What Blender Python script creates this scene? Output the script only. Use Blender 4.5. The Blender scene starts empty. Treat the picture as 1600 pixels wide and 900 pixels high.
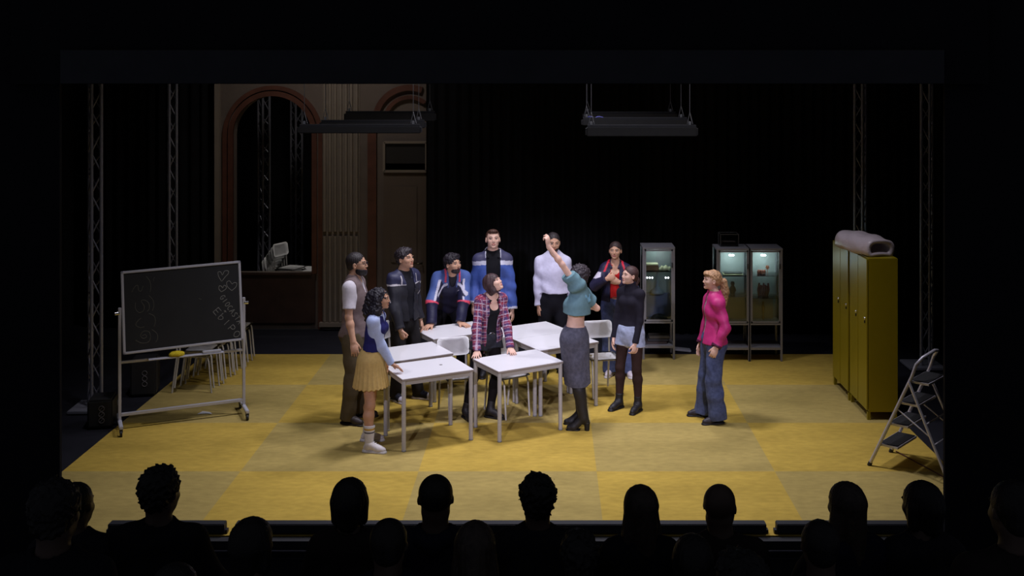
import bpy, bmesh, math, random
import numpy as np
from mathutils import Vector, Matrix

random.seed(7)
PI = math.pi
C = bpy.context.scene.collection
sc = bpy.context.scene

# ------------------------------------------------------------------ camera, world, lights
CAMH, FPX, VX, VY = 3.9, 1700.0, 857.0, 112.0      # eye height, focal length and principal point for a 1600 x 900 frame
cam_d = bpy.data.cameras.new('camera')
cam_d.sensor_width = 36.0
cam_d.lens = FPX / 1600 * 36.0
cam_d.shift_x = -(VX - 800) / 1600
cam_d.shift_y = -(450 - VY) / 1600
cam_d.clip_end = 100
cam = bpy.data.objects.new('camera', cam_d)
cam.location = (0, 0, CAMH)
cam.rotation_euler = (PI / 2, 0, 0)
C.objects.link(cam)
sc.camera = cam

sc.view_settings.view_transform = 'Standard'
sc.view_settings.look = 'None'
sc.view_settings.exposure = 0.0
sc.view_settings.gamma = 1.0
sc.view_settings.use_curve_mapping = False

world = bpy.data.worlds.new('dark_house')
world.use_nodes = True
world.node_tree.nodes['Background'].inputs[0].default_value = (0.75, 0.8, 1.0, 1)
world.node_tree.nodes['Background'].inputs[1].default_value = 0.042
sc.world = world


def spot(name, loc, target, power, size=50, blend=0.8, color=(1, 1, 1), radius=0.12):
    d = bpy.data.lights.new(name, 'SPOT')
    d.energy = power
    d.spot_size = math.radians(size)
    d.spot_blend = blend
    d.color = color
    d.shadow_soft_size = radius
    o = bpy.data.objects.new(name, d)
    o.location = loc
    o.rotation_euler = (Vector(target) - Vector(loc)).to_track_quat('-Z', 'Y').to_euler()
    C.objects.link(o)
    return o


COOL = (0.90, 0.88, 1.0)
spot('top_spotlight', (-0.3, 12.2, 7.2), (-0.1, 12.0, 0), 1150, 84, 1.0, COOL, 0.45)
spot('top_spotlight', (1.4, 14.2, 7.2), (-0.2, 11.6, 0), 330, 70, 1.0, COOL, 0.15)
spot('top_spotlight', (2.6, 10.3, 7.2), (0.6, 11.2, 0), 500, 86, 1.0, (0.95, 0.92, 1.0), 0.2)
spot('top_spotlight', (-3.2, 10.6, 7.2), (-2.0, 11.3, 0), 330, 85, 1.0, (0.95, 0.92, 1.0), 0.2)
spot('house_spotlight', (-2.2, 2.5, 5.1), (-0.5, 12.7, 0.55), 1500, 22, 1.0, (0.80, 0.76, 1.0), 0.1)
spot('house_spotlight', (2.6, 2.5, 5.1), (0.6, 12.7, 0.55), 1500, 22, 1.0, (0.84, 0.80, 1.0), 0.1)
spot('side_spotlight', (4.6, 11.2, 5.2), (-1.5, 12.4, 0.6), 90, 60, 1.0, (1.0, 0.95, 0.9), 0.1)
spot('back_fill_spot', (-3.0, 14.0, 6.5), (-3.4, 16.6, 2.2), 150, 80, 1.0, (1.0, 0.93, 0.88), 0.3)
spot('back_fill_spot', (-4.1, 18.6, 6.5), (-4.0, 17.8, 0.6), 230, 30, 0.6, (1.0, 0.97, 0.88), 0.1)  # added unseen spot, brightens the table and chairs behind the arch


def G(px, py, z=0.0):
    Y = FPX * (CAMH - z) / (py - VY)
    return Vector(((px - VX) * Y / FPX, Y, z))


def W(px, py, Y):
    return Vector(((px - VX) * Y / FPX, Y, CAMH - (py - VY) * Y / FPX))


# ------------------------------------------------------------------ tagging helpers
def thing(name, label, cat, loc=(0, 0, 0), rz=0.0, group=None):
    o = bpy.data.objects.new(name, None)
    o.empty_display_size = 0.1
    C.objects.link(o)
    o.location = loc
    o.rotation_euler = (0, 0, rz)
    o['label'] = label
    o['category'] = cat
    if group:
        o['group'] = group
    return o


def tag(o, label, cat, group=None):
    o['label'] = label
    o['category'] = cat
    if group:
        o['group'] = group
    return o


def copy_tree(o, parent=None):
    c = o.copy()
    C.objects.link(c)
    c.parent = parent
    for ch in list(o.children):
        copy_tree(ch, c)
    return c


# ------------------------------------------------------------------ materials
def srgb(r, g, b):
    def f(c):
        c /= 255.0
        return c / 12.92 if c <= 0.04045 else ((c + 0.055) / 1.055) ** 2.4
    return (f(r), f(g), f(b))


MATS = {}


def mat(name, col, rough=0.6, metal=0.0, var=0.12, scale=12.0, bump=0.0, bscale=60.0, spec=0.5, emit=0.0, stretch=(1, 1, 1), sheen=0.0):
    """noise varied procedural material"""
    if name in MATS:
        return MATS[name]
    m = bpy.data.materials.new(name)
    m.use_nodes = True
    nt = m.node_tree
    b = nt.nodes['Principled BSDF']
    tc = nt.nodes.new('ShaderNodeTexCoord')
    mp = nt.nodes.new('ShaderNodeMapping')
    mp.inputs['Scale'].default_value = stretch
    nt.links.new(tc.outputs['Object'], mp.inputs[0])
    nz = nt.nodes.new('ShaderNodeTexNoise')
    nz.inputs['Scale'].default_value = scale
    nz.inputs['Detail'].default_value = 5
    nt.links.new(mp.outputs[0], nz.inputs['Vector'])
    mx = nt.nodes.new('ShaderNodeMix')
    mx.data_type = 'RGBA'
    mx.inputs[6].default_value = (*[c * (1 - var) for c in col], 1)
    mx.inputs[7].default_value = (*[min(1, c * (1 + var)) for c in col], 1)
    nt.links.new(nz.outputs['Fac'], mx.inputs[0])
    nt.links.new(mx.outputs[2], b.inputs['Base Color'])
    b.inputs['Roughness'].default_value = rough
    b.inputs['Metallic'].default_value = metal
    b.inputs['Specular IOR Level'].default_value = spec
    if sheen:
        b.inputs['Sheen Weight'].default_value = sheen
    if emit:
        b.inputs['Emission Color'].default_value = (*col, 1)
        b.inputs['Emission Strength'].default_value = emit
    if bump:
        n2 = nt.nodes.new('ShaderNodeTexNoise')
        n2.inputs['Scale'].default_value = bscale
        n2.inputs['Detail'].default_value = 4
        nt.links.new(mp.outputs[0], n2.inputs['Vector'])
        bp = nt.nodes.new('ShaderNodeBump')
        bp.inputs['Strength'].default_value = bump
        bp.inputs['Distance'].default_value = 0.02
        nt.links.new(n2.outputs['Fac'], bp.inputs['Height'])
        nt.links.new(bp.outputs[0], b.inputs['Normal'])
    MATS[name] = m
    return m


def attr_mat(name, rough=0.7, var=0.12, scale=40.0, bump=0.25, bscale=70.0, sss=0.0, spec=0.3, metal=0.0):
    """material whose local colour is the garment / skin colour stored on the mesh"""
    if name in MATS:
        return MATS[name]
    m = bpy.data.materials.new(name)
    m.use_nodes = True
    nt = m.node_tree
    b = nt.nodes['Principled BSDF']
    at = nt.nodes.new('ShaderNodeAttribute')
    at.attribute_name = 'Col'
    tc = nt.nodes.new('ShaderNodeTexCoord')
    nz = nt.nodes.new('ShaderNodeTexNoise')
    nz.inputs['Scale'].default_value = scale
    nz.inputs['Detail'].default_value = 4
    nt.links.new(tc.outputs['Object'], nz.inputs['Vector'])
    mr = nt.nodes.new('ShaderNodeMapRange')
    mr.inputs['From Min'].default_value = 0.3
    mr.inputs['From Max'].default_value = 0.7
    mr.inputs['To Min'].default_value = 1 - var
    mr.inputs['To Max'].default_value = 1 + var
    nt.links.new(nz.outputs['Fac'], mr.inputs['Value'])
    vm = nt.nodes.new('ShaderNodeVectorMath')
    vm.operation = 'SCALE'
    nt.links.new(at.outputs['Color'], vm.inputs[0])
    nt.links.new(mr.outputs[0], vm.inputs['Scale'])
    nt.links.new(vm.outputs[0], b.inputs['Base Color'])
    b.inputs['Roughness'].default_value = rough
    b.inputs['Specular IOR Level'].default_value = spec
    b.inputs['Metallic'].default_value = metal
    if sss:
        b.inputs['Subsurface Weight'].default_value = sss
        b.inputs['Subsurface Radius'].default_value = (0.02, 0.008, 0.004)
    if bump:
        n2 = nt.nodes.new('ShaderNodeTexNoise')
        n2.inputs['Scale'].default_value = bscale
        nt.links.new(tc.outputs['Object'], n2.inputs['Vector'])
        bp = nt.nodes.new('ShaderNodeBump')
        bp.inputs['Strength'].default_value = bump
        bp.inputs['Distance'].default_value = 0.01
        nt.links.new(n2.outputs['Fac'], bp.inputs['Height'])
        nt.links.new(bp.outputs[0], b.inputs['Normal'])
    MATS[name] = m
    return m


# ------------------------------------------------------------------ bmesh shape helpers
class MB:
    """collects boxes, tubes and prisms and links them as one mesh object"""
    def __init__(self):
        self.bm = bmesh.new()

    def box(self, c, size, rot=None, bevel=0.0):
        r = bmesh.ops.create_cube(self.bm, size=1.0)
        vs = r['verts']
        M = Matrix.Translation(Vector(c)) @ (rot.to_4x4() if rot is not None else Matrix.Identity(4)) @ Matrix.Diagonal((*size, 1))
        bmesh.ops.transform(self.bm, matrix=M, verts=vs)
        if bevel:
            es = list({e for v in vs for e in v.link_edges})
            bmesh.ops.bevel(self.bm, geom=es, offset=bevel, segments=2, affect='EDGES')
        return self

    def tube(self, pts, r, n=10, closed=False, radii=None, caps=True):
        pts = [Vector(p) for p in pts]
        if not closed and caps:                      # short end rings keep the smooth shading clean
            L0, L1 = (pts[1] - pts[0]).length, (pts[-1] - pts[-2]).length
            e0, e1 = min(0.002, L0 * 0.2), min(0.002, L1 * 0.2)
            n0 = pts[0] + (pts[1] - pts[0]).normalized() * e0
            n1 = pts[-1] + (pts[-2] - pts[-1]).normalized() * e1
            pts = [pts[0], n0] + pts[1:-1] + [n1, pts[-1]]
            if radii:
                radii = [radii[0]] + list(radii) + [radii[-1]]
        k = len(pts)
        rings = []
        prev = None
        for i, p in enumerate(pts):
            if closed:
                t = (pts[(i + 1) % k] - pts[i - 1]).normalized()
            elif i == 0:
                t = (pts[1] - p).normalized()
            elif i == k - 1:
                t = (p - pts[i - 1]).normalized()
            else:
                t = ((pts[i + 1] - p).normalized() + (p - pts[i - 1]).normalized())
                t = t.normalized() if t.length > 1e-6 else (pts[i + 1] - p).normalized()
            if prev is None:
                a = Vector((0, 0, 1)) if abs(t.z) < 0.9 else Vector((1, 0, 0))
                x = t.cross(a).normalized()
            else:
                x = (prev - t * prev.dot(t)).normalized()
            prev = x
            y = t.cross(x)
            rr = radii[i] if radii else r
            rings.append([self.bm.verts.new(p + (x * math.cos(2 * PI * j / n) + y * math.sin(2 * PI * j / n)) * rr) for j in range(n)])
        m = k if closed else k - 1
        for i in range(m):
            A, B = rings[i], rings[(i + 1) % k]
            for j in range(n):
                f = self.bm.faces.new((A[j], A[(j + 1) % n], B[(j + 1) % n], B[j]))
                f.smooth = True
        if not closed and caps:
            self.bm.faces.new(list(reversed(rings[0])))
            self.bm.faces.new(rings[-1])
        return self

    def prism(self, outline, depth, M=None, bevel=0.0):
        """outline: list of (x, z); extruded along +y by depth, then transformed by M"""
        n = len(outline)
        a = [self.bm.verts.new((x, 0, z)) for x, z in outline]
        b = [self.bm.verts.new((x, depth, z)) for x, z in outline]
        fs = [self.bm.faces.new(a), self.bm.faces.new(list(reversed(b)))]
        for i in range(n):
            self.bm.faces.new((a[(i + 1) % n], a[i], b[i], b[(i + 1) % n]))
        vs = a + b
        if M is not None:
            bmesh.ops.transform(self.bm, matrix=M, verts=vs)
        return self

    def lathe(self, prof, c=(0, 0, 0), n=24, M=None):
        rings = []
        vs = []
        for r, z in prof:
            ring = [self.bm.verts.new((c[0] + r * math.cos(2 * PI * j / n), c[1] + r * math.sin(2 * PI * j / n), c[2] + z)) for j in range(n)]
            rings.append(ring)
            vs += ring
        for A, B in zip(rings, rings[1:]):
            for j in range(n):
                f = self.bm.faces.new((A[j], A[(j + 1) % n], B[(j + 1) % n], B[j]))
                f.smooth = True
        self.bm.faces.new(list(reversed(rings[0])))
        self.bm.faces.new(rings[-1])
        if M is not None:
            bmesh.ops.transform(self.bm, matrix=M, verts=vs)
        return self

    def build(self, name, m, parent=None, loc=None):
        me = bpy.data.meshes.new(name)
        bmesh.ops.recalc_face_normals(self.bm, faces=self.bm.faces[:])
        self.bm.to_mesh(me)
        self.bm.free()
        me.materials.append(m)
        o = bpy.data.objects.new(name, me)
        C.objects.link(o)
        if parent is not None:
            o.parent = parent
        if loc is not None:
            o.location = loc
        return o


def arc(c, r, a0, a1, n, ax=Vector((1, 0, 0)), ay=Vector((0, 0, 1))):
    c = Vector(c)
    return [c + ax * (r * math.cos(a0 + (a1 - a0) * i / n)) + ay * (r * math.sin(a0 + (a1 - a0) * i / n)) for i in range(n + 1)]


def rrect(w, h, r, n=5):
    """rounded rectangle outline centred at 0"""
    out = []
    for cx, cy, a in ((w / 2 - r, h / 2 - r, 0), (-w / 2 + r, h / 2 - r, PI / 2), (-w / 2 + r, -h / 2 + r, PI), (w / 2 - r, -h / 2 + r, 1.5 * PI)):
        for i in range(n + 1):
            t = a + PI / 2 * i / n
            out.append((cx + r * math.cos(t), cy + r * math.sin(t)))
    return out


def structure(o):
    o['kind'] = 'structure'
    return o


# =================================================================== THE SETTING
BLACK = mat('black_drape', (0.020, 0.020, 0.023), 0.95, var=0.3, scale=3, spec=0.1)
DECK = mat('black_stage_deck', (0.014, 0.014, 0.02), 0.75, var=0.3, scale=6, spec=0.2)

structure(MB().box((0, 15.1, -0.06), (15, 11.9, 0.1)).build('floor', DECK))
structure(MB().box((0, 21.0, 3.0), (15, 0.1, 8)).build('wall_back', BLACK))
structure(MB().box((-7.4, 15.0, 3.0), (0.1, 12, 8)).build('wall_left', BLACK))
structure(MB().box((7.4, 15.0, 3.0), (0.1, 12, 8)).build('wall_right', BLACK))
structure(MB().box((0, 15.0, 7.7), (15, 12.1, 0.1)).build('ceiling', BLACK))


def pleated_drape(name, x0, x1, y, z0, z1, label, amp=0.035, pitch=0.16):
    bm = bmesh.new()
    n = max(8, int((x1 - x0) / pitch * 8))
    rows = 6
    g = []
    for k in range(rows + 1):
        z = z0 + (z1 - z0) * k / rows
        g.append([bm.verts.new((x0 + (x1 - x0) * i / n, y + amp * math.sin(2 * PI * (x1 - x0) * i / n / pitch + 0.5 * math.sin(i * 0.13)), z)) for i in range(n + 1)])
    for k in range(rows):
        for i in range(n):
            f = bm.faces.new((g[k][i], g[k][i + 1], g[k + 1][i + 1], g[k + 1][i]))
            f.smooth = True
    bmesh.ops.solidify(bm, geom=bm.faces[:], thickness=0.01)
    me = bpy.data.meshes.new(name)
    bm.to_mesh(me)
    bm.free()
    me.materials.append(BLACK)
    o = bpy.data.objects.new(name, me)
    C.objects.link(o)
    tag(o, label, 'curtain')
    return o


pleated_drape('stage_curtain', -1.82, 6.6, 16.2, 0.0, 7.2, 'black pleated backdrop curtain behind the glass cabinets')
pleated_drape('stage_curtain', -7.0, -5.08, 16.6, 0.0, 7.2, 'black curtain hanging left of the arched wall')

PROS = mat('proscenium_black', (0.020, 0.020, 0.024), 0.9, var=0.2, scale=3, spec=0.05)
# proscenium : side walls, pelmet
structure(MB().box((-4.034 - 2.5, 9.0, 1.6), (5.0, 0.04, 9.0)).build('wall_proscenium_left', PROS))
structure(MB().box((3.272 + 2.5, 9.0, 1.6), (5.0, 0.04, 9.0)).build('wall_proscenium_right', PROS))
structure(MB().box((-0.4, 9.0, 5.75), (8.0, 0.2, 3.9)).build('wall_proscenium_top', PROS))
PELM = mat('pelmet_cloth', (0.062, 0.062, 0.070), 0.9, var=0.2, scale=4, spec=0.1)
tag(MB().box((-0.375, 8.84, 3.94), (7.17, 0.03, 0.27)).build('pelmet', PELM), 'dark grey pelmet strip along top of the stage opening', 'pelmet')
tag(MB().box((-4.9, 14.4, 5.0), (1.35, 0.04, 2.52)).build('border_cloth', BLACK), 'short black border cloth above left end of arched wall', 'border')

# carpet : chequered pattern of two cloth colours
def carpet_mat():
    m = bpy.data.materials.new('chequered_carpet')
    m.use_nodes = True
    nt = m.node_tree
    N, L = nt.nodes, nt.links
    b = N['Principled BSDF']
    tc = N.new('ShaderNodeTexCoord')
    mp = N.new('ShaderNodeMapping')
    mp.inputs['Location'].default_value = (4.744 / 1.738, -9.15 / 1.4675, 0.25)
    mp.inputs['Scale'].default_value = (1 / 1.738, 1 / 1.4675, 0.0)
    L.new(tc.outputs['Object'], mp.inputs[0])
    ck = N.new('ShaderNodeTexChecker')
    ck.inputs['Scale'].default_value = 1.0
    ck.inputs[1].default_value = (*srgb(190, 160, 72), 1)
    ck.inputs[2].default_value = (*srgb(173, 152, 89), 1)
    L.new(mp.outputs[0], ck.inputs[0])
    n1 = N.new('ShaderNodeTexNoise')
    n1.inputs['Scale'].default_value = 1.1
    n1.inputs['Detail'].default_value = 6
    n1.inputs['Roughness'].default_value = 0.6
    n2 = N.new('ShaderNodeTexNoise')
    n2.inputs['Scale'].default_value = 9
    n2.inputs['Detail'].default_value = 6
    mp2 = N.new('ShaderNodeMapping')
    mp2.inputs['Scale'].default_value = (1, 2.2, 1)
    L.new(tc.outputs['Object'], mp2.inputs[0])
    L.new(mp2.outputs[0], n2.inputs['Vector'])
    L.new(mp2.outputs[0], n1.inputs['Vector'])
    r1 = N.new('ShaderNodeMapRange')
    r1.inputs['From Min'].default_value = 0.35
    r1.inputs['From Max'].default_value = 0.65
    r1.inputs['To Min'].default_value = 0.90
    r1.inputs['To Max'].default_value = 1.08
    L.new(n1.outputs['Fac'], r1.inputs['Value'])
    r2 = N.new('ShaderNodeMapRange')
    r2.inputs['From Min'].default_value = 0.3
    r2.inputs['From Max'].default_value = 0.7
    r2.inputs['To Min'].default_value = 0.90
    r2.inputs['To Max'].default_value = 1.10
    L.new(n2.outputs['Fac'], r2.inputs['Value'])
    mu = N.new('ShaderNodeMath')
    mu.operation = 'MULTIPLY'
    L.new(r1.outputs[0], mu.inputs[0])
    L.new(r2.outputs[0], mu.inputs[1])
    vm = N.new('ShaderNodeVectorMath')
    vm.operation = 'SCALE'
    L.new(ck.outputs['Color'], vm.inputs[0])
    L.new(mu.outputs[0], vm.inputs['Scale'])
    L.new(vm.outputs[0], b.inputs['Base Color'])
    b.inputs['Roughness'].default_value = 0.85
    b.inputs['Specular IOR Level'].default_value = 0.15
    n3 = N.new('ShaderNodeTexNoise')
    n3.inputs['Scale'].default_value = 120
    L.new(tc.outputs['Object'], n3.inputs['Vector'])
    bp = N.new('ShaderNodeBump')
    bp.inputs['Strength'].default_value = 0.3
    bp.inputs['Distance'].default_value = 0.01
    L.new(n3.outputs['Fac'], bp.inputs['Height'])
    L.new(bp.outputs[0], b.inputs['Normal'])
    return m


tag(MB().box((-0.399, 12.085, -0.0045), (8.69, 5.87, 0.009)).build('carpet', carpet_mat()),
    'large yellow and olive chequered carpet covering the stage floor', 'carpet')

# stage front : fascia, black edge boxes, trim
FASC = mat('stage_fascia', (0.012, 0.012, 0.016), 0.7, var=0.2)
TRIMM = mat('dark_metal_trim', (0.03, 0.03, 0.045), 0.45, metal=0.4, var=0.2)
structure(MB().box((0, 9.1, -0.52), (15, 0.08, 1.02)).build('wall_stage_front', FASC))
structure(MB().box((-0.4, 9.04, -0.085), (8.6, 0.02, 0.012)).build('trim_1', TRIMM))
structure(MB().box((-0.4, 9.04, -0.14), (8.6, 0.02, 0.012)).build('trim_2', TRIMM))
EDGE = mat('edge_box_paint', (0.010, 0.011, 0.017), 0.6, var=0.2)
for x0, x1, lb in ((-3.72, -2.72, 'low black footlight box on stage edge, left end'),
                   (-2.65, -0.16, 'low black footlight box on stage edge, left of centre'),
                   (-0.13, 1.845, 'low black footlight box on stage edge, right of centre'),
                   (1.915, 3.6, 'low black footlight box on stage edge, right end')):
    t = thing('footlight_box', lb, 'footlight box', ((x0 + x1) / 2, 9.2, 0.0), group='footlight boxes along the stage edge')
    MB().box((0, 0, 0.05), (x1 - x0 - 0.02, 0.09, 0.082), bevel=0.006).build('housing', EDGE, t)
    for s in (-1, 1):
        MB().box((s * ((x1 - x0) / 2 - 0.0), 0, 0.02), (0.02, 0.05, 0.03)).build('end_bracket', TRIMM, t)

# auditorium floor : raked steps
AUD = mat('auditorium_floor', (0.008, 0.008, 0.012), 0.9, var=0.2, spec=0.1)
structure(MB().box((0, 8.2, -0.87), (15, 1.75, 0.1)).build('floor_pit', AUD))
rows_y = {'A': 5.9, 'B': 5.0, 'C': 4.12}
floor_z = {'A': 0.38, 'B': 0.57, 'C': 0.78}
for k in 'ABC':
    structure(MB().box((0, rows_y[k] + 0.22, floor_z[k] - 0.6), (12, 0.92, 1.2)).build('floor_step', AUD))


# ------------------------------------------------------------------ arched wall at back
WY = 16.5


def wall_coord(px):
    return (px - VX) * WY / FPX


def wall_z(py):
    return CAMH - (py - VY) * WY / FPX


WALLM = mat('aged_plaster', srgb(106, 94, 86), 0.85, var=0.28, scale=2.2, bump=0.2, bscale=14)
REDM = mat('red_marble', srgb(94, 58, 46), 0.5, var=0.6, scale=5.5, bump=0.05)
PILM = mat('pilaster_stucco', srgb(134, 122, 110), 0.8, var=0.15, scale=5)
DOORM = mat('old_door_paint', srgb(98, 84, 74), 0.7, var=0.15, scale=4)
DARKM = mat('dark_transom', srgb(40, 38, 38), 0.5, var=0.2, scale=4)
PLINM = mat('brown_marble', srgb(62, 44, 38), 0.55, var=0.55, scale=4.5)
XL, XR = wall_coord(337), -1.80
zs_sill = wall_z(427)
ox0, ox1 = wall_coord(365), wall_coord(488)
ocx = (ox0 + ox1) / 2
orad = (ox1 - ox0) / 2
ztop_spring = wall_z(150) - orad
ZT = 4.6


def wall_with_arch():
    bm = bmesh.new()
    T = 0.18
    pts = [(ox0, zs_sill)] + [(ocx - orad * math.cos(PI * i / 20), ztop_spring + orad * math.sin(PI * i / 20)) for i in range(21)] + [(ox1, zs_sill)]
    outer = []
    for x, z in pts:
        if z <= zs_sill + 1e-6:
            outer.append((XL if x < ocx else XR, zs_sill))
        else:
            a = math.atan2(z - ztop_spring, x - ocx)
            if z <= ztop_spring + 1e-4:
                outer.append((XL if x < ocx else XR, z))
            else:
                outer.append((XL + (XR - XL) * (x - ox0) / (ox1 - ox0), ZT))
    fr = [bm.verts.new((x, WY, z)) for x, z in pts]
    fo = [bm.verts.new((x, WY, z)) for x, z in outer]
    br = [bm.verts.new((x, WY + T, z)) for x, z in pts]
    for i in range(len(pts) - 1):
        try:
            bm.faces.new((fr[i], fr[i + 1], fo[i + 1], fo[i]))
        except ValueError:
            pass
        bm.faces.new((fr[i + 1], fr[i], br[i], br[i + 1]))
    bl = [bm.verts.new(p) for p in ((XL, WY, 0), (XR, WY, 0), (XR, WY, zs_sill), (XL, WY, zs_sill))]
    bm.faces.new(bl)
    bm.faces.new((fr[0], fr[-1], br[-1], br[0]))
    me = bpy.data.meshes.new('wall_arched')
    bmesh.ops.recalc_face_normals(bm, faces=bm.faces[:])
    bm.to_mesh(me)
    bm.free()
    me.materials.append(WALLM)
    o = bpy.data.objects.new('wall_arched', me)
    C.objects.link(o)
    return structure(o)


wa = wall_with_arch()


def arch_band(cx, zs, z0, r_in, r_out, y, th, name, m, a0=0.0, a1=PI, left=True, right=True, n=28):
    mb = MB()
    pts_i, pts_o = [], []
    if left:
        pts_i.append((cx - r_in, z0)); pts_o.append((cx - r_out, z0))
    for i in range(n + 1):
        a = PI - (a0 + (a1 - a0) * i / n)
        pts_i.append((cx + r_in * math.cos(a), zs + r_in * math.sin(a)))
        pts_o.append((cx + r_out * math.cos(a), zs + r_out * math.sin(a)))
    if right:
        pts_i.append((cx + r_in, z0)); pts_o.append((cx + r_out, z0))
    bm = mb.bm
    A = [bm.verts.new((x, y, z)) for x, z in pts_i]
    B = [bm.verts.new((x, y, z)) for x, z in pts_o]
    A2 = [bm.verts.new((x, y + th, z)) for x, z in pts_i]
    B2 = [bm.verts.new((x, y + th, z)) for x, z in pts_o]
    for i in range(len(A) - 1):
        bm.faces.new((A[i], A[i + 1], B[i + 1], B[i]))
        bm.faces.new((A[i], A2[i], A2[i + 1], A[i + 1]))
        bm.faces.new((B[i + 1], B2[i + 1], B2[i], B[i]))
    return mb.build(name, m)


sr = orad
structure(arch_band(ocx, ztop_spring, zs_sill, sr, sr + 0.075, WY - 0.05, 0.06, 'trim_3', REDM))
structure(arch_band(ocx, ztop_spring, 0.0, sr + 0.095, sr + 0.16, WY - 0.035, 0.05, 'trim_4', REDM))
# wainscot under the arch
structure(MB().box(((ox0 + ox1) / 2, WY - 0.02, (0.1 + zs_sill) / 2), (ox1 - ox0 + 0.1, 0.05, zs_sill - 0.1)).build('wall_wainscot', PLINM))
structure(MB().box(((ox0 + ox1) / 2, WY - 0.03, zs_sill + 0.0), (ox1 - ox0 + 0.0, 0.08, 0.03)).build('trim_5', PLINM))
structure(MB().box((wall_coord(341), WY - 0.04, 2.3), (0.07, 0.08, 4.6)).build('trim_6', PILM))
# fluted pilaster
pil = MB()
px0, px1 = wall_coord(504), wall_coord(562)
nfl = 7
for (z0, z1) in ((wall_z(503), wall_z(366)), (wall_z(363), 4.6)):
    for i in range(nfl):
        xa = px0 + (px1 - px0) * (i + 0.5) / nfl
        pil.tube([(xa, WY - 0.055, z0 + 0.02), (xa, WY - 0.055, z1 - 0.02)], (px1 - px0) / nfl * 0.34, n=10)
pil.box(((px0 + px1) / 2, WY - 0.01, (wall_z(503) + 4.6) / 2), (px1 - px0, 0.03, 4.6 - wall_z(503)))
pil.box(((px0 + px1) / 2, WY - 0.05, wall_z(505)), (px1 - px0 + 0.06, 0.14, 0.06))
structure(pil.build('trim_7', PILM))
# red marble strip and second arch with a door
structure(MB().box((wall_coord(582), WY - 0.03, 1.55), (0.13, 0.06, 3.1)).build('trim_8', REDM))
rcx = wall_coord(640)
structure(arch_band(rcx, wall_z(190), wall_z(190) - 0.05, 0.34, 0.40, WY - 0.05, 0.05, 'trim_9', REDM, 0, PI * 0.72, True, False))
structure(arch_band(rcx, wall_z(190), wall_z(190) - 0.05, 0.47, 0.56, WY - 0.05, 0.05, 'trim_10', REDM, 0, PI * 0.62, True, False))
d = structure(MB().box((wall_coord(634), WY - 0.02, wall_z(290) / 2 + 0.15), (wall_coord(668) - wall_coord(600), 0.04, wall_z(282) + 0.3)).build('door_1', DOORM))
for z0, z1 in ((wall_z(500), wall_z(420)), (wall_z(410), wall_z(290))):
    MB().box((wall_coord(632), WY - 0.045, (z0 + z1) / 2), (0.40, 0.02, z1 - z0), bevel=0.008).build('door_panel', DOORM, d)
hd = MB().tube([(wall_coord(660), WY - 0.06, wall_z(410)), (wall_coord(660), WY - 0.1, wall_z(410)), (wall_coord(653), WY - 0.1, wall_z(410))], 0.012)
hd.build('door_handle', mat('brass', srgb(120, 110, 90), 0.35, 1.0), d)
tr = MB()
tx0, tx1, tz0, tz1 = wall_coord(601), wall_coord(667), wall_z(267), wall_z(222)
for (c, s) in ((((tx0 + tx1) / 2, WY - 0.05, tz0), (tx1 - tx0, 0.05, 0.035)), (((tx0 + tx1) / 2, WY - 0.05, tz1), (tx1 - tx0, 0.05, 0.035)),
               ((tx0, WY - 0.05, (tz0 + tz1) / 2), (0.035, 0.05, tz1 - tz0)), ((tx1, WY - 0.05, (tz0 + tz1) / 2), (0.035, 0.05, tz1 - tz0))):
    tr.box(c, s)
w1 = structure(tr.build('window_1', PILM))
MB().box(((tx0 + tx1) / 2, WY - 0.03, (tz0 + tz1) / 2), (tx1 - tx0, 0.02, tz1 - tz0)).build('window_pane', DARKM, w1)


# ------------------------------------------------------------------ lattice trusses
ALU = mat('truss_aluminium', (0.34, 0.34, 0.40), 0.4, metal=0.35, var=0.15, scale=20)


def truss(px, y, label, rz=0.0, h=6.6, z0=0.0, w=0.26, group='lattice trusses at the sides of the stage', mir=1):
    t = thing('lattice_truss', label, 'truss', ((px - VX) * y / FPX, y, z0), rz, group)
    c = [Vector((-w * 0.12 * mir, -w * 0.35, 0)), Vector((w * 0.30 * mir, -w * 0.35, 0)), Vector((-w * 0.55 * mir, w * 0.5, 0))]
    for p in c:
        MB().tube([p + Vector((0, 0, 0.04)), p + Vector((0, 0, h))], 0.021, n=8).build('chord', ALU, t)
    n = int(h / 0.24)
    lat = MB()
    for a, b_ in ((0, 1), (1, 2), (2, 0)):
        for i in range(n):
            z = 0.1 + i * 0.24
            A, B = (c[a], c[b_]) if i % 2 == 0 else (c[b_], c[a])
            lat.tube([A + Vector((0, 0, z)), B + Vector((0, 0, z + 0.22))], 0.009, n=6)
    lat.build('lattice', ALU, t)
    MB().box((-0.03, 0, 0.02), (w * 1.8, w * 1.7, 0.035), bevel=0.006).build('base_plate', ALU, t)
    return t


truss(152, 12.6, 'tall triangular lattice truss just left of the chalkboard', 0.05)
truss(272, 16.0, 'lattice truss far behind the chalkboard on the left', -0.08, group='lattice trusses at the sides of the stage')
truss(1445, 14.4, 'lattice truss behind the step ladder at right', 0.0, mir=-1)
truss(1341, 15.6, 'lattice truss behind the yellow lockers', 0.0, mir=-1)
truss(415, 18.6, 'lattice truss seen through the arched opening, left one', 0.1, group='lattice trusses behind the arched wall')
truss(466, 19.4, 'lattice truss seen through the arched opening, right edge', 0.1, group='lattice trusses behind the arched wall')

HOIST = mat('black_rubber', (0.015, 0.015, 0.017), 0.6, var=0.3)
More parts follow.
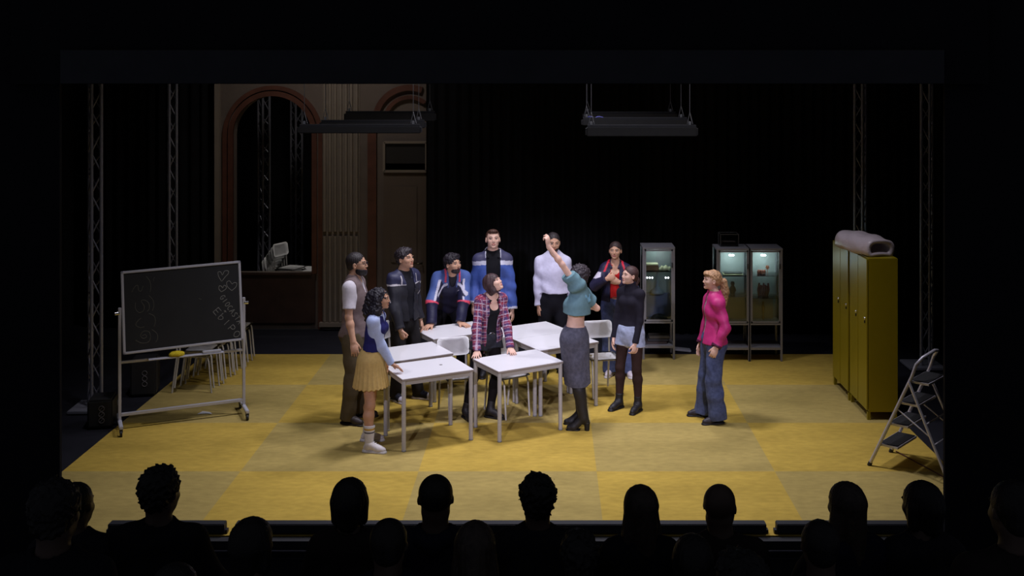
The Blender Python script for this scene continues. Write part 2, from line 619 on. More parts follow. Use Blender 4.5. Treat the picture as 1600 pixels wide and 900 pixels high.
# bag / hoist at the foot of left truss
t = thing('equipment_case', 'black equipment case with printed mark at foot of left truss', 'case', (G(172, 668)[0] - 0.13, G(172, 668)[1] + 0.12, 0), 0.2)
MB().box((0, 0, 0.16), (0.26, 0.34, 0.30), bevel=0.02).build('shell', HOIST, t)
lg = MB()
for k in range(3):
    lg.tube(arc((0.02, -0.173, 0.09 + 0.065 * k), 0.028, 0, 2 * PI, 16)[:-1], 0.004, n=6, closed=True)
    lg.tube([(0.0, -0.173, 0.07 + 0.065 * k), (0.04, -0.173, 0.11 + 0.065 * k)], 0.004, n=6)
lg.build('printed_mark', mat('worn_white_print', (0.16, 0.15, 0.155), 0.7, var=0.4), t)
t = thing('equipment_case', 'black equipment case with printed mark behind the chalkboard', 'case', (G(228, 625)[0] - 0.12, G(228, 625)[1] + 0.3, 0), 0.2)
MB().box((0, 0, 0.22), (0.3, 0.34, 0.42), bevel=0.02).build('shell', HOIST, t)
lg = MB()
for k in range(3):
    lg.tube(arc((0.02, -0.173, 0.15 + 0.065 * k), 0.028, 0, 2 * PI, 16)[:-1], 0.004, n=6, closed=True)
lg.build('printed_mark', mat('worn_white_print', (0.16, 0.15, 0.155), 0.7, var=0.4), t)


# ------------------------------------------------------------------ hanging light bars
BARM = mat('fixture_black', (0.016, 0.016, 0.018), 0.5, metal=0.2, var=0.2)
WIREM = mat('steel_wire', (0.30, 0.30, 0.32), 0.35, metal=0.8)


def light_bar(px0, px1, py0, py1, Y, label, grp, thick=None):
    x0, x1 = (px0 - VX) * Y / FPX, (px1 - VX) * Y / FPX
    z0, z1 = CAMH - (py1 - VY) * Y / FPX, CAMH - (py0 - VY) * Y / FPX
    t = thing('strip_light', label, 'stage light', ((x0 + x1) / 2, Y, z0), 0, grp)
    L, H = x1 - x0, z1 - z0
    MB().box((0, 0, H / 2), (L, 0.12, H), bevel=0.008).build('housing', BARM, t)
    MB().box((0, -0.01, H + 0.012), (L * 0.99, 0.05, 0.02)).build('top_rail', mat('rail_grey', (0.04, 0.04, 0.045), 0.45, 0.5), t)
    for s in (-1, 1):
        MB().box((s * (L / 2 + 0.008), 0, H * 0.5), (0.014, 0.09, H * 0.7)).build('end_cap', BARM, t)
    for s in (-0.46, 0.44):
        x = s * L
        MB().tube([(x, 0, 6.9 - z0), (x, 0, H + 0.16), (x - 0.03, 0, H + 0.03)], 0.004, n=6).build('hanging_wire', WIREM, t)
        MB().tube([(x, 0, H + 0.16), (x + 0.035, 0, H + 0.03)], 0.006, n=6).build('sling', WIREM, t)
        MB().box((x, 0, H + 0.04), (0.03, 0.03, 0.04), bevel=0.005).build('clamp', mat('clamp_steel', (0.6, 0.6, 0.62), 0.3, 0.9), t)
    return t


light_bar(540, 680, 176, 189, 14.6, 'unlit hanging strip light, back one of the left group', 'hanging strip lights in front of the arched wall')
light_bar(502, 664, 190, 200, 13.6, 'unlit hanging strip light, middle one of the left group', 'hanging strip lights in front of the arched wall')
light_bar(468, 657, 197, 208, 12.6, 'unlit hanging strip light, front one of the left group', 'hanging strip lights in front of the arched wall')
light_bar(912, 1056, 177, 184, 14.6, 'unlit hanging strip light, back one of the right group', 'hanging strip lights over the right half of the stage')
light_bar(910, 1074, 186, 196, 13.6, 'unlit hanging strip light, middle one of the right group', 'hanging strip lights over the right half of the stage')
light_bar(917, 1088, 198, 213, 12.6, 'unlit hanging strip light, front one of the right group', 'hanging strip lights over the right half of the stage')
tag(MB().tube([W(914, 184.5, 13.6) + Vector((0.03 * i, 0.0, 0.018 * abs(math.sin(i * 0.8)))) for i in range(9)], 0.006, n=6).build('signal_cable', mat('blue_cable', (0.05, 0.05, 0.35), 0.5)),
    'thin blue cable looped at left end of right light bars', 'cable')


# =================================================================== FURNITURE
WHITE = mat('white_laminate', (0.76, 0.75, 0.78), 0.35, var=0.03, scale=3)
EDGEW = mat('beige_edge', (0.27, 0.23, 0.21), 0.5, var=0.05)
METW = mat('pale_painted_steel', (0.42, 0.40, 0.39), 0.4, var=0.05)


def school_table(label, x, y, ang, L=0.80, D=0.60, H=0.75, hole=False):
    t = thing('school_table', label, 'table', (x, y, 0), math.radians(ang), 'white school tables pushed together')
    MB().prism(rrect(L, D, 0.006, 2), 0.006, Matrix(((1, 0, 0, 0), (0, 0, 1, 0), (0, 1, 0, H - 0.006), (0, 0, 0, 1)))).build('tabletop', WHITE, t)
    MB().box((0, 0, H - 0.016), (L - 0.002, D - 0.002, 0.019)).build('edge_band', EDGEW, t)
    ap = MB()
    for s in (-1, 1):
        ap.box((0, s * (D / 2 - 0.03), H - 0.048), (L - 0.08, 0.022, 0.045))
        ap.box((s * (L / 2 - 0.03), 0, H - 0.048), (0.022, D - 0.08, 0.045))
    ap.build('apron', METW, t)
    for sx in (-1, 1):
        for sy in (-1, 1):
            MB().tube([(sx * (L / 2 - 0.024), sy * (D / 2 - 0.024), 0.014), (sx * (L / 2 - 0.024), sy * (D / 2 - 0.024), H - 0.026)], 0.0225, n=14).build('leg', METW, t)
            f = MB().lathe([(0.0235, 0), (0.0235, 0.016)], (sx * (L / 2 - 0.024), sy * (D / 2 - 0.024), 0.0), 14).build('foot_cap', mat('grey_plastic', (0.25, 0.25, 0.25), 0.6), t)
    if hole:
        MB().lathe([(0.016, 0), (0.018, 0.0015), (0.012, 0.003)], (0.16, 0.03, H), 16).build('round_mark', mat('grey_mark', (0.22, 0.2, 0.2), 0.6), t)
    return t


school_table('white school table at front left, its corner under the schoolgirl\'s hand', -1.283, 11.59, 28, hole=True)
school_table('white school table directly behind the front left one', -1.56, 12.24, 30)
school_table('white school table at front right, nearest the teal crop top woman', -0.335, 11.89, 31)
school_table('white school table of the back pair, nearer half', 0.09, 12.75, 31)
school_table('white school table of the back pair, farther half', -0.222, 13.268, 31)
school_table('white school table the man in the tracksuit jacket leans on', -1.158, 13.27, 30)

CHW = mat('white_chair_shell', (0.72, 0.71, 0.72), 0.4, var=0.03)
CHM = mat('pale_chair_tube', (0.55, 0.53, 0.50), 0.4, var=0.05)


def bent_panel(mb, w, h, thick, curve, r, M, n=14):
    """rounded panel in local xz plane, curved backwards in y"""
    ol = rrect(w, h, r, 4)
    # fan via grid of outline scaled rings
    rings = []
    for k, s in enumerate((1.0, 0.66, 0.33)):
        rings.append([mb.bm.verts.new((x * s, 0, z * s)) for x, z in ol])
    c = mb.bm.verts.new((0, 0, 0))
    fs = []
    for A, B in zip(rings, rings[1:]):
        for j in range(len(ol)):
            fs.append(mb.bm.faces.new((A[j], A[(j + 1) % len(ol)], B[(j + 1) % len(ol)], B[j])))
    for j in range(len(ol)):
        fs.append(mb.bm.faces.new((rings[-1][j], rings[-1][(j + 1) % len(ol)], c)))
    vs = [v for rg in rings for v in rg] + [c]
    for v in vs:
        v.co.y = -curve * (v.co.x / (w / 2)) ** 2
    for f in fs:
        f.smooth = True
    r0 = bmesh.ops.solidify(mb.bm, geom=fs, thickness=thick)
    allv = set(vs) | {v for g_ in r0['geom'] if isinstance(g_, bmesh.types.BMVert) for v in (g_,)}
    bmesh.ops.transform(mb.bm, matrix=M, verts=list(allv))
    return mb


def make_chair(label, group, w=0.38):
    """faces local -Y"""
    t = thing('school_chair', label, 'chair', (0, 0, 0), 0, group)
    s = MB()
    bent_panel(s, w, 0.38, 0.011, -0.008, 0.05, Matrix.Translation((0, -0.01, 0.448)) @ Matrix.Rotation(PI / 2, 4, 'X'))
    s.build('seat', CHW, t)
    b = MB()
    bent_panel(b, w, 0.21, 0.011, 0.022, 0.045, Matrix.Translation((0, 0.225, 0.725)) @ Matrix.Rotation(math.radians(-9), 4, 'X'))
    b.build('backrest', CHW, t)
    for sx in (-1, 1):
        x = sx * (w / 2 - 0.035)
        # back upright + rear leg
        MB().tube([(x, 0.27, 0.0), (x, 0.215, 0.40), (x, 0.205, 0.46), (x, 0.215, 0.60), (x, 0.238, 0.80)], 0.012, n=10).build('leg', CHM, t)
        MB().tube([(x, -0.21, 0.0), (x, -0.175, 0.38), (x, -0.165, 0.415), (x, -0.14, 0.432), (x, -0.1, 0.436), (x, 0.20, 0.436)], 0.0105, n=10).build('leg', CHM, t)
        MB().box((x, 0.219, 0.74), (0.009, 0.010, 0.009)).build('rivet', CHM, t)
    br = MB()
    br.tube([(-w / 2 + 0.035, 0.12, 0.428), (w / 2 - 0.035, 0.12, 0.428)], 0.009, n=8)
    br.tube([(-w / 2 + 0.035, -0.12, 0.428), (w / 2 - 0.035, -0.12, 0.428)], 0.009, n=8)
    br.build('cross_bar', CHM, t)
    return t


gC = 'white school chairs around the tables'
ch0 = make_chair('white school chair between the left tables and the tracksuit man\'s table', gC)
ch0.location = (-1.03, 12.37, 0.001)
ch0.rotation_euler.z = math.radians(20)


def place_chair(x, y, a, label, grp, z=0.001, tilt=0.0):
    c = copy_tree(ch0)
    c.location = (x, y, z)
    c.rotation_euler = (tilt, 0, math.radians(a))
    c['label'] = label
    c['group'] = grp
    return c


place_chair(-0.46, 12.43, 33, 'white school chair behind the front right table beside the plaid shirt woman', gC)
place_chair(0.64, 13.20, 12, 'white school chair at right end of the back tables by the turtleneck woman', gC)
place_chair(-1.86, 13.20, 60, 'white school chair half hidden behind the schoolgirl\'s shoulder', gC)
gR = 'white school chairs lined up behind the chalkboard'
for i, yy in enumerate((13.36, 13.75, 14.14, 14.53)):
    place_chair(-4.30 + 0.03 * i, yy, 90, ('white school chair nearest the front of the row behind the chalkboard',
                'white school chair second from front in the row behind the chalkboard',
                'white school chair third from front in the row behind the chalkboard',
                'white school chair farthest back in the row, seat showing right of chalkboard')[i], gR)
for i, yy in enumerate((13.36, 13.75, 14.14, 14.53)):
    place_chair(-4.27 + 0.03 * i, yy, 90, ('white school chair stacked on the front chair of the row behind the chalkboard',
                'white school chair stacked on the second chair of the row behind the chalkboard',
                'white school chair stacked on the third chair of the row behind the chalkboard',
                'white school chair stacked on the last chair of the row behind the chalkboard')[i], gR, z=0.062)
gS = 'stacked white chairs behind the arched opening'
for i in range(6):
    place_chair(-4.38 + 0.036 * i, 17.75, 66, ('white chair at bottom of the stack behind the arch', 'second white chair from the bottom of the stack behind the arch',
                'third white chair from the bottom of the stack behind the arch', 'third white chair from the top of the stack behind the arch',
                'second white chair from the top of the stack behind the arch', 'white chair on top of the stack seen through the arch')[i], gS, z=0.052 * i)
school = school_table('white table top showing through the arched opening beside stacked chairs', -3.78, 17.78, 2, L=0.72, D=0.7, H=0.66)
school['group'] = 'white table behind the arched wall'

# ------------------------------------------------------------------ cabinets
CABM = mat('grey_painted_steel', (0.23, 0.225, 0.25), 0.45, metal=0.2, var=0.06)


def glass_mat():
    m = bpy.data.materials.new('cabinet_glass')
    m.use_nodes = True
    nt = m.node_tree
    nt.nodes.clear()
    out = nt.nodes.new('ShaderNodeOutputMaterial')
    tr_ = nt.nodes.new('ShaderNodeBsdfTransparent')
    tr_.inputs[0].default_value = (0.90, 0.95, 0.94, 1)
    gl = nt.nodes.new('ShaderNodeBsdfGlossy')
    gl.inputs['Roughness'].default_value = 0.06
    fz = nt.nodes.new('ShaderNodeFresnel')
    fz.inputs['IOR'].default_value = 1.45
    nz = nt.nodes.new('ShaderNodeTexNoise')
    nz.inputs['Scale'].default_value = 4
    ma = nt.nodes.new('ShaderNodeMath')
    ma.operation = 'MULTIPLY_ADD'
    ma.inputs[1].default_value = 0.03
    nt.links.new(nz.outputs['Fac'], ma.inputs[0])
    nt.links.new(fz.outputs[0], ma.inputs[2])
    mx = nt.nodes.new('ShaderNodeMixShader')
    nt.links.new(ma.outputs[0], mx.inputs[0])
    nt.links.new(tr_.outputs[0], mx.inputs[1])
    nt.links.new(gl.outputs[0], mx.inputs[2])
    nt.links.new(mx.outputs[0], out.inputs[0])
    return m


GLASS = glass_mat()
CABBACK = mat('cabinet_back_panel', srgb(140, 144, 144), 0.6, metal=0.0, var=0.08)


def cabinet(label, x, y, lamp=True, w=0.45, d=0.38, h=1.52, shelves=(1.10,), rz=0.0, power=1.2):
    t = thing('display_cabinet', label, 'cabinet', (x, y, 0), rz, 'grey metal and glass display cabinets')
    p = 0.028
    zb = 0.50
    fr = MB()
    for sx in (-1, 1):
        for sy in (-1, 1):
            MB().box((sx * (w / 2 - p / 2), sy * (d / 2 - p / 2), h / 2), (p, p, h), bevel=0.003).build('post', CABM, t)
    MB().box((0, 0, h - 0.012), (w + 0.004, d + 0.004, 0.028), bevel=0.004).build('top_panel', CABM, t)
    MB().box((0, 0, zb), (w - 0.01, d - 0.01, 0.025), bevel=0.003).build('bottom_panel', CABM, t)
    MB().box((0, 0, 0.17), (w - 0.01, d - 0.01, 0.035), bevel=0.003).build('lower_shelf', CABM, t)
    MB().box((0, d / 2 - 0.01, (zb + h) / 2), (w - 2 * p, 0.006, h - zb - 0.03)).build('back_panel', CABBACK, t)
    dr = MB()
    dw = w - 2 * p - 0.004
    z0, z1 = zb + 0.018, h - 0.03
    for c, s in (((0, -d / 2 + 0.01, z0 + 0.011), (dw, 0.018, 0.022)), ((0, -d / 2 + 0.01, z1 - 0.011), (dw, 0.018, 0.022)),
                 ((-dw / 2 + 0.010, -d / 2 + 0.01, (z0 + z1) / 2), (0.020, 0.018, z1 - z0)), ((dw / 2 - 0.010, -d / 2 + 0.01, (z0 + z1) / 2), (0.020, 0.018, z1 - z0))):
        dr.box(c, s)
    door = dr.build('door', CABM, t)
    MB().box((0, -d / 2 + 0.01, (z0 + z1) / 2), (dw - 0.04, 0.004, z1 - z0 - 0.044)).build('door_glass', GLASS, door)
    MB().box((dw / 2 - 0.008, -d / 2 - 0.008, 1.28), (0.016, 0.018, 0.07), bevel=0.003).build('lock', HOIST, door)
    for s in (-1, 1):
        MB().box((s * (w / 2 - 0.008), 0, (zb + h) / 2), (0.004, d - 2 * p, h - zb - 0.04)).build('side_glass', GLASS, t)
    for z in shelves:
        MB().box((0, 0.0, z), (w - 2 * p, d - 2 * p - 0.02, 0.006)).build('glass_shelf', GLASS, t)
    if lamp:
        l = MB().lathe([(0.036, 0), (0.038, 0.006), (0.034, 0.016)], (0, -0.02, h - 0.125), 20).build('puck_lamp', mat('lit_lamp_face', (0.85, 1.0, 1.0), 0.5, emit=9.0, var=0.02), t)
    if lamp:
        MB().tube([(0, -0.02, h - 0.026), (0, -0.02, h - 0.109)], 0.006).build('lamp_stem', CABM, t)
    ld = bpy.data.lights.new('cabinet_inner_light', 'POINT')  # stands for the puck lamp; added without one in the lone cabinet
    ld.energy = power
    ld.color = (0.78, 0.95, 0.95)
    ld.shadow_soft_size = 0.03
    lo = bpy.data.objects.new('cabinet_inner_light', ld)
    C.objects.link(lo)
    lo.parent = t
    lo.location = (0, 0.0, h - (0.15 if lamp else 0.07))
    return t


YC = 15.0
cx1, cx2, cx3 = (1028 - VX) * 14.85 / FPX, (1144 - VX) * 14.75 / FPX, (1194 - VX) * 14.75 / FPX
YA, YB = 14.93, 14.83
lone_cabinet = cabinet('grey glass display cabinet standing alone, left of the others', cx1, YA, lamp=False, shelves=(1.18,), power=1.6, w=0.44)
cabinet('grey glass display cabinet behind the pink jacket woman, left of the pair', cx2, YB, shelves=(1.14, 0.86), power=2.3, w=0.455)
cabinet('grey glass display cabinet at right end of the pair', cx3, YB, shelves=(1.14, 0.84), power=2.3, w=0.455)

WOOD = mat('cigar_box_wood', srgb(120, 84, 60), 0.6, var=0.2, scale=8, stretch=(1, 6, 6))
PAPER = mat('cream_paper', srgb(205, 196, 160), 0.8, var=0.06)
BELLG = mat('frosted_bell_glass', srgb(130, 140, 150), 0.3, var=0.1)
# contents of the lone cabinet
o = thing('wooden_box', 'brown box with cream top on upper shelf of the lone cabinet', 'box', (cx1 - 0.08, YA, 1.184))
MB().box((0, 0, 0.035), (0.18, 0.15, 0.065), bevel=0.004).build('box_body', WOOD, o)
MB().box((0, 0, 0.078), (0.175, 0.145, 0.018), bevel=0.004).build('lid', PAPER, o)
pm = MB()
bm_ = pm.bm
r_ = bmesh.ops.create_uvsphere(bm_, u_segments=20, v_segments=10, radius=1)
for v in r_['verts']:
    v.co = Vector((v.co.x * 0.085, v.co.y * 0.07, max(-0.02, v.co.z * 0.035 + 0.01 * math.sin(v.co.x * 9))))
tag(pm.build('cloth_bundle', PAPER, None, (cx1 + 0.10, YA - 0.04, 1.208)), 'cream folded cloth bundle beside the brown box in the lone cabinet', 'cloth')
tag(MB().lathe([(0.085, 0), (0.095, 0.012), (0.07, 0.05), (0.022, 0.09), (0.016, 0.13), (0.014, 0.30), (0.02, 0.31)], (cx1 - 0.0, YA, 0.86), 24).build('glass_bell', BELLG),
    'grey glass bell shape hanging in middle of the lone cabinet', 'bell')
tag(MB().tube([(cx1, YA, 1.168), (cx1, YA, 1.179)], 0.014).build('bell_hook', CABM), 'small grey hook holding the glass bell under the shelf', 'hook')
tag(MB().box((cx1 + 0.01, YA + 0.10, 0.68), (0.36, 0.03, 0.33), bevel=0.004).build('blue_grey_board', mat('blue_grey_card', srgb(92, 98, 128), 0.8)), 'blue grey board standing at back of the lone cabinet', 'board')
MBh = MB()
r_ = bmesh.ops.create_uvsphere(MBh.bm, u_segments=20, v_segments=10, radius=1)
for v in r_['verts']:
    v.co = Vector((v.co.x * 0.12, v.co.y * 0.09, max(0.0, v.co.z) * 0.075))
tag(MBh.build('dark_hat', mat('dark_felt', (0.02, 0.02, 0.025), 0.9), None, (cx1 + 0.02, YA - 0.04, 0.5135)), 'dark rounded hat on bottom of the lone cabinet', 'hat')
for i in range(3):
    tag(MB().box((cx1 - 0.02 + 0.02 * i, YA, 0.2045 + 0.036 * i), (0.28, 0.2, 0.032), bevel=0.004).build('old_book', mat('dark_book_%d' % i, ((0.07, 0.05, 0.05), (0.04, 0.04, 0.05), (0.08, 0.07, 0.06))[i], 0.8)),
        ('brown book at the bottom of the pile under the lone cabinet', 'black book in the middle of the pile under the lone cabinet', 'grey book on top of the pile under the lone cabinet')[i], 'book', 'books on the lower shelf of the lone cabinet')
REFLM = mat('reflection_glow', (0.9, 0.95, 1.0), 0.4, emit=3.0, var=0.01)  # emissive colour standing in for bright reflections in the door glass
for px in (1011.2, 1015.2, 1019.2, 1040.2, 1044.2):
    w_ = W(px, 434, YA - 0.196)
    MB().box((w_.x - cx1, -0.196, w_.z), (0.020, 0.012, 0.020), bevel=0.003).build('reflection_dot', REFLM, lone_cabinet)  # glowing dots imitate reflections, the cabinet has no such lights

# contents of the pair
tag(MB().box((cx2 + 0.02, YB, 1.160), (0.24, 0.12, 0.014), bevel=0.003).build('dark_tray', mat('dark_tray_lacquer', (0.02, 0.02, 0.02), 0.3)), 'thin black tray on upper shelf behind the pink jacket woman', 'tray')
tag(MB().box((cx2 + 0.02, YB, 1.148), (0.27, 0.14, 0.008), bevel=0.003).build('pale_mat', PAPER), 'pale mat under the thin black tray', 'mat')
tag(MB().lathe([(0.03, 0), (0.034, 0.03), (0.05, 0.06), (0.035, 0.1), (0.02, 0.12), (0.03, 0.15), (0.02, 0.175)], (cx2 + 0.02, YB, 0.8645), 16).build('small_vase', mat('brown_glaze', srgb(80, 56, 48), 0.4)), 'brown vase on middle shelf of the left cabinet of the pair', 'vase')
tag(MB().box((cx2 + 0.07, YB + 0.09, 0.515 + 0.15), (0.26, 0.02, 0.30), bevel=0.003).build('beige_panel', mat('beige_card', srgb(150, 136, 118), 0.8)), 'beige panel leaning in bottom of left cabinet of the pair', 'panel')
sf = MB()
for (dx, dz, r) in ((-0.05, 0, 0.022), (-0.01, 0.0, 0.024), (0.03, 0.0, 0.02)):
    sf.lathe([(r * 0.8, 0), (r, 0.02), (r * 0.9, 0.045), (r * 0.4, 0.06)], (cx3 - 0.01 + dx, YB, 1.1435 + dz), 12)
tag(sf.build('red_figurine', mat('brick_red_glaze', srgb(120, 60, 44), 0.5)), 'brick red carved figurine on upper shelf of the right cabinet', 'figurine')
fl = MB()
for k in range(6):
    a = k * PI / 3
    fl.tube([(cx3 + 0.07, YB + 0.05, 1.225), (cx3 + 0.07 + 0.028 * math.cos(a), YB + 0.05, 1.225 + 0.028 * math.sin(a))], 0.009, n=6)
fl.tube([(cx3 + 0.07, YB + 0.05, 1.1435), (cx3 + 0.07, YB + 0.05, 1.225)], 0.004, n=6)
tag(fl.build('orange_flower', mat('orange_paper', srgb(140, 78, 48), 0.7)), 'small orange flower ornament on upper shelf of right cabinet', 'flower')
tg = MB()
for k in range(7):
    tg.tube([(cx3 - 0.06 + 0.02 * k, YB + 0.0, 0.8445), (cx3 - 0.07 + 0.025 * k, YB + 0.01 * math.sin(k), 0.93), (cx3 - 0.05 + 0.02 * k, YB, 1.0 + 0.02 * math.cos(k * 2))], 0.012, n=8)
tag(tg.build('coral_branch', mat('dark_red_coral', srgb(96, 40, 38), 0.6)), 'dark red coral branches on middle shelf of right cabinet', 'coral')
fp = thing('framed_figure', 'framed beige panel with golden figure in bottom of right cabinet', 'picture', (cx3 + 0.01, YB + 0.08, 0.5135))
MB().box((0, 0, 0.155), (0.28, 0.02, 0.30), bevel=0.003).build('panel', mat('beige_card', srgb(150, 136, 118), 0.8), fp)
gf = MB()
gf.lathe([(0.012, 0.0), (0.018, 0.03), (0.008, 0.06), (0.016, 0.12), (0.022, 0.18), (0.010, 0.2), (0.014, 0.23), (0.004, 0.25)], (0, -0.04, 0.0), 12)
gf.build('figure', mat('old_gold', srgb(150, 110, 50), 0.4, 0.5), fp)
# glass case on top of the pair
gc = thing('glass_case', 'small empty glass case standing on top of the cabinet pair', 'case', (cx2 - 0.03, YB + 0.05, 1.5175))
e = MB()
cw, cd, chh = 0.245, 0.2, 0.175
for sx in (-1, 1):
    for sy in (-1, 1):
        e.box((sx * cw / 2, sy * cd / 2, chh / 2), (0.008, 0.008, chh))
for z in (0.004, chh - 0.004):
    for s in (-1, 1):
        e.box((0, s * cd / 2, z), (cw, 0.008, 0.008))
        e.box((s * cw / 2, 0, z), (0.008, cd, 0.008))
e.build('case_frame', mat('case_edge', (0.10, 0.10, 0.10), 0.4, 0.5), gc)
MB().box((0, 0, chh / 2), (cw - 0.01, cd - 0.01, chh - 0.01)).build('case_glass', GLASS, gc)
MB().box((0, 0, 0.035), (cw - 0.04, cd - 0.04, 0.05), bevel=0.01).build('dark_content', mat('dark_brown_content', (0.04, 0.025, 0.02), 0.8), gc)

# ------------------------------------------------------------------ lockers
LOCK = mat('yellow_locker_paint', srgb(144, 128, 12), 0.38, var=0.06, scale=2.5)
LOCKD = mat('locker_inside', (0.02, 0.018, 0.01), 0.8)
CHROME = mat('chrome', (0.75, 0.75, 0.78), 0.2, metal=1.0, var=0.02)


def locker(label, x, y):
    """front faces local -X; origin is centre of floor area"""
    D, Wd, H, z0 = 0.345, 0.70, 1.81, 0.09
    t = thing('locker_cabinet', label, 'locker', (x, y, 0), 0, 'yellow metal double lockers')
    MB().box((0.01, 0, (z0 + H) / 2), (D - 0.02, Wd, H - z0), bevel=0.004).build('body', LOCK, t)
    for s in (-1, 1):
        dd = MB()
        dd.box((-D / 2 + 0.006, s * Wd / 4, (z0 + H) / 2), (0.016, Wd / 2 - 0.012, H - z0 - 0.03), bevel=0.004)
        dr_ = dd.build('door', LOCK, t)
        yk = s * Wd / 4 - 0.12
        MB().lathe([(0.014, 0), (0.016, 0.006), (0.010, 0.02)], (0, 0, 0), 14, Matrix.Translation((-D / 2 - 0.002, yk, 1.13)) @ Matrix.Rotation(-PI / 2, 4, 'Y')).build('knob', CHROME, dr_)
        MB().box((-D / 2 - 0.006, yk + 0.02, 1.085), (0.01, 0.022, 0.03), bevel=0.003).build('hasp', HOIST, dr_)
    for sx in (-1, 1):
        for sy in (-1, 1):
            MB().box((sx * (D / 2 - 0.025), sy * (Wd / 2 - 0.025), z0 / 2), (0.035, 0.035, z0)).build('leg', LOCK, t)
    return t


lx = 3.565 + 0.1725
locker('yellow metal locker nearest the step ladder', lx, 12.17 + 0.355)
locker('yellow metal locker farther back, right of the cabinets', lx - 0.012, 12.17 + 0.355 + 0.72)

# folded blanket in clear plastic on the lockers
BL = mat('plastic_wrapped_fabric', (0.56, 0.48, 0.52), 0.32, var=0.1, scale=6, bump=0.5, bscale=14)


def blanket():
    bm = bmesh.new()
    n, m = 26, 18
    Lh, a, b = 0.52, 0.20, 0.105
    rings = []
    for i in range(m + 1):
        t = i / m
        y = -Lh / 2 + Lh * t
        k = 0.86 + 0.14 * math.sin(PI * t)
        ring = []
        for j in range(n):
            th = 2 * PI * j / n
            x, z = a * k * math.copysign(abs(math.cos(th)) ** 0.8, math.cos(th)), b * k * math.copysign(abs(math.sin(th)) ** 0.9, math.sin(th))
            if z < -b * 0.55:
                z = -b * 0.55
            z += 0.006 * math.sin(14 * t + 3 * th)
            ring.append(bm.verts.new((x, y, z)))
        rings.append(ring)
    for A, B in zip(rings, rings[1:]):
        for j in range(n):
            f = bm.faces.new((A[j], A[(j + 1) % n], B[(j + 1) % n], B[j]))
            f.smooth = True
    # open rolled end : inward lips
    for R, s in ((rings[0], 1), (rings[-1], -1)):
        inner = [bm.verts.new((v.co.x * 0.74, v.co.y + s * 0.004, v.co.z * 0.62 + 0.004)) for v in R]
        deep = [bm.verts.new((v.co.x * 0.60, v.co.y + s * 0.13, v.co.z * 0.35)) for v in R]
        for P, Q in ((R, inner), (inner, deep)):
            for j in range(n):
                f = bm.faces.new((P[j], P[(j + 1) % n], Q[(j + 1) % n], Q[j]))
                f.smooth = True
        bm.faces.new(deep)
    bmesh.ops.recalc_face_normals(bm, faces=bm.faces[:])
    me = bpy.data.meshes.new('rolled_blanket')
    bm.to_mesh(me)
    bm.free()
    me.materials.append(BL)
    o = bpy.data.objects.new('rolled_blanket', me)
    C.objects.link(o)
    return o


bk = blanket()
bk.scale = (1.0, 1.42, 1.3)
bk.location = (3.665, 12.64, 1.813 + 0.078)
bk.rotation_euler = (0, 0, math.radians(14))
tag(bk, 'pale folded blanket rolled in clear plastic on top of the lockers', 'blanket')

# ------------------------------------------------------------------ step ladder
LAD = mat('silver_ladder_tube', (0.62, 0.60, 0.68), 0.35, metal=0.35, var=0.05)
TREAD = mat('black_ribbed_rubber', (0.010, 0.010, 0.012), 0.7, var=0.2, bump=0.3, bscale=90)


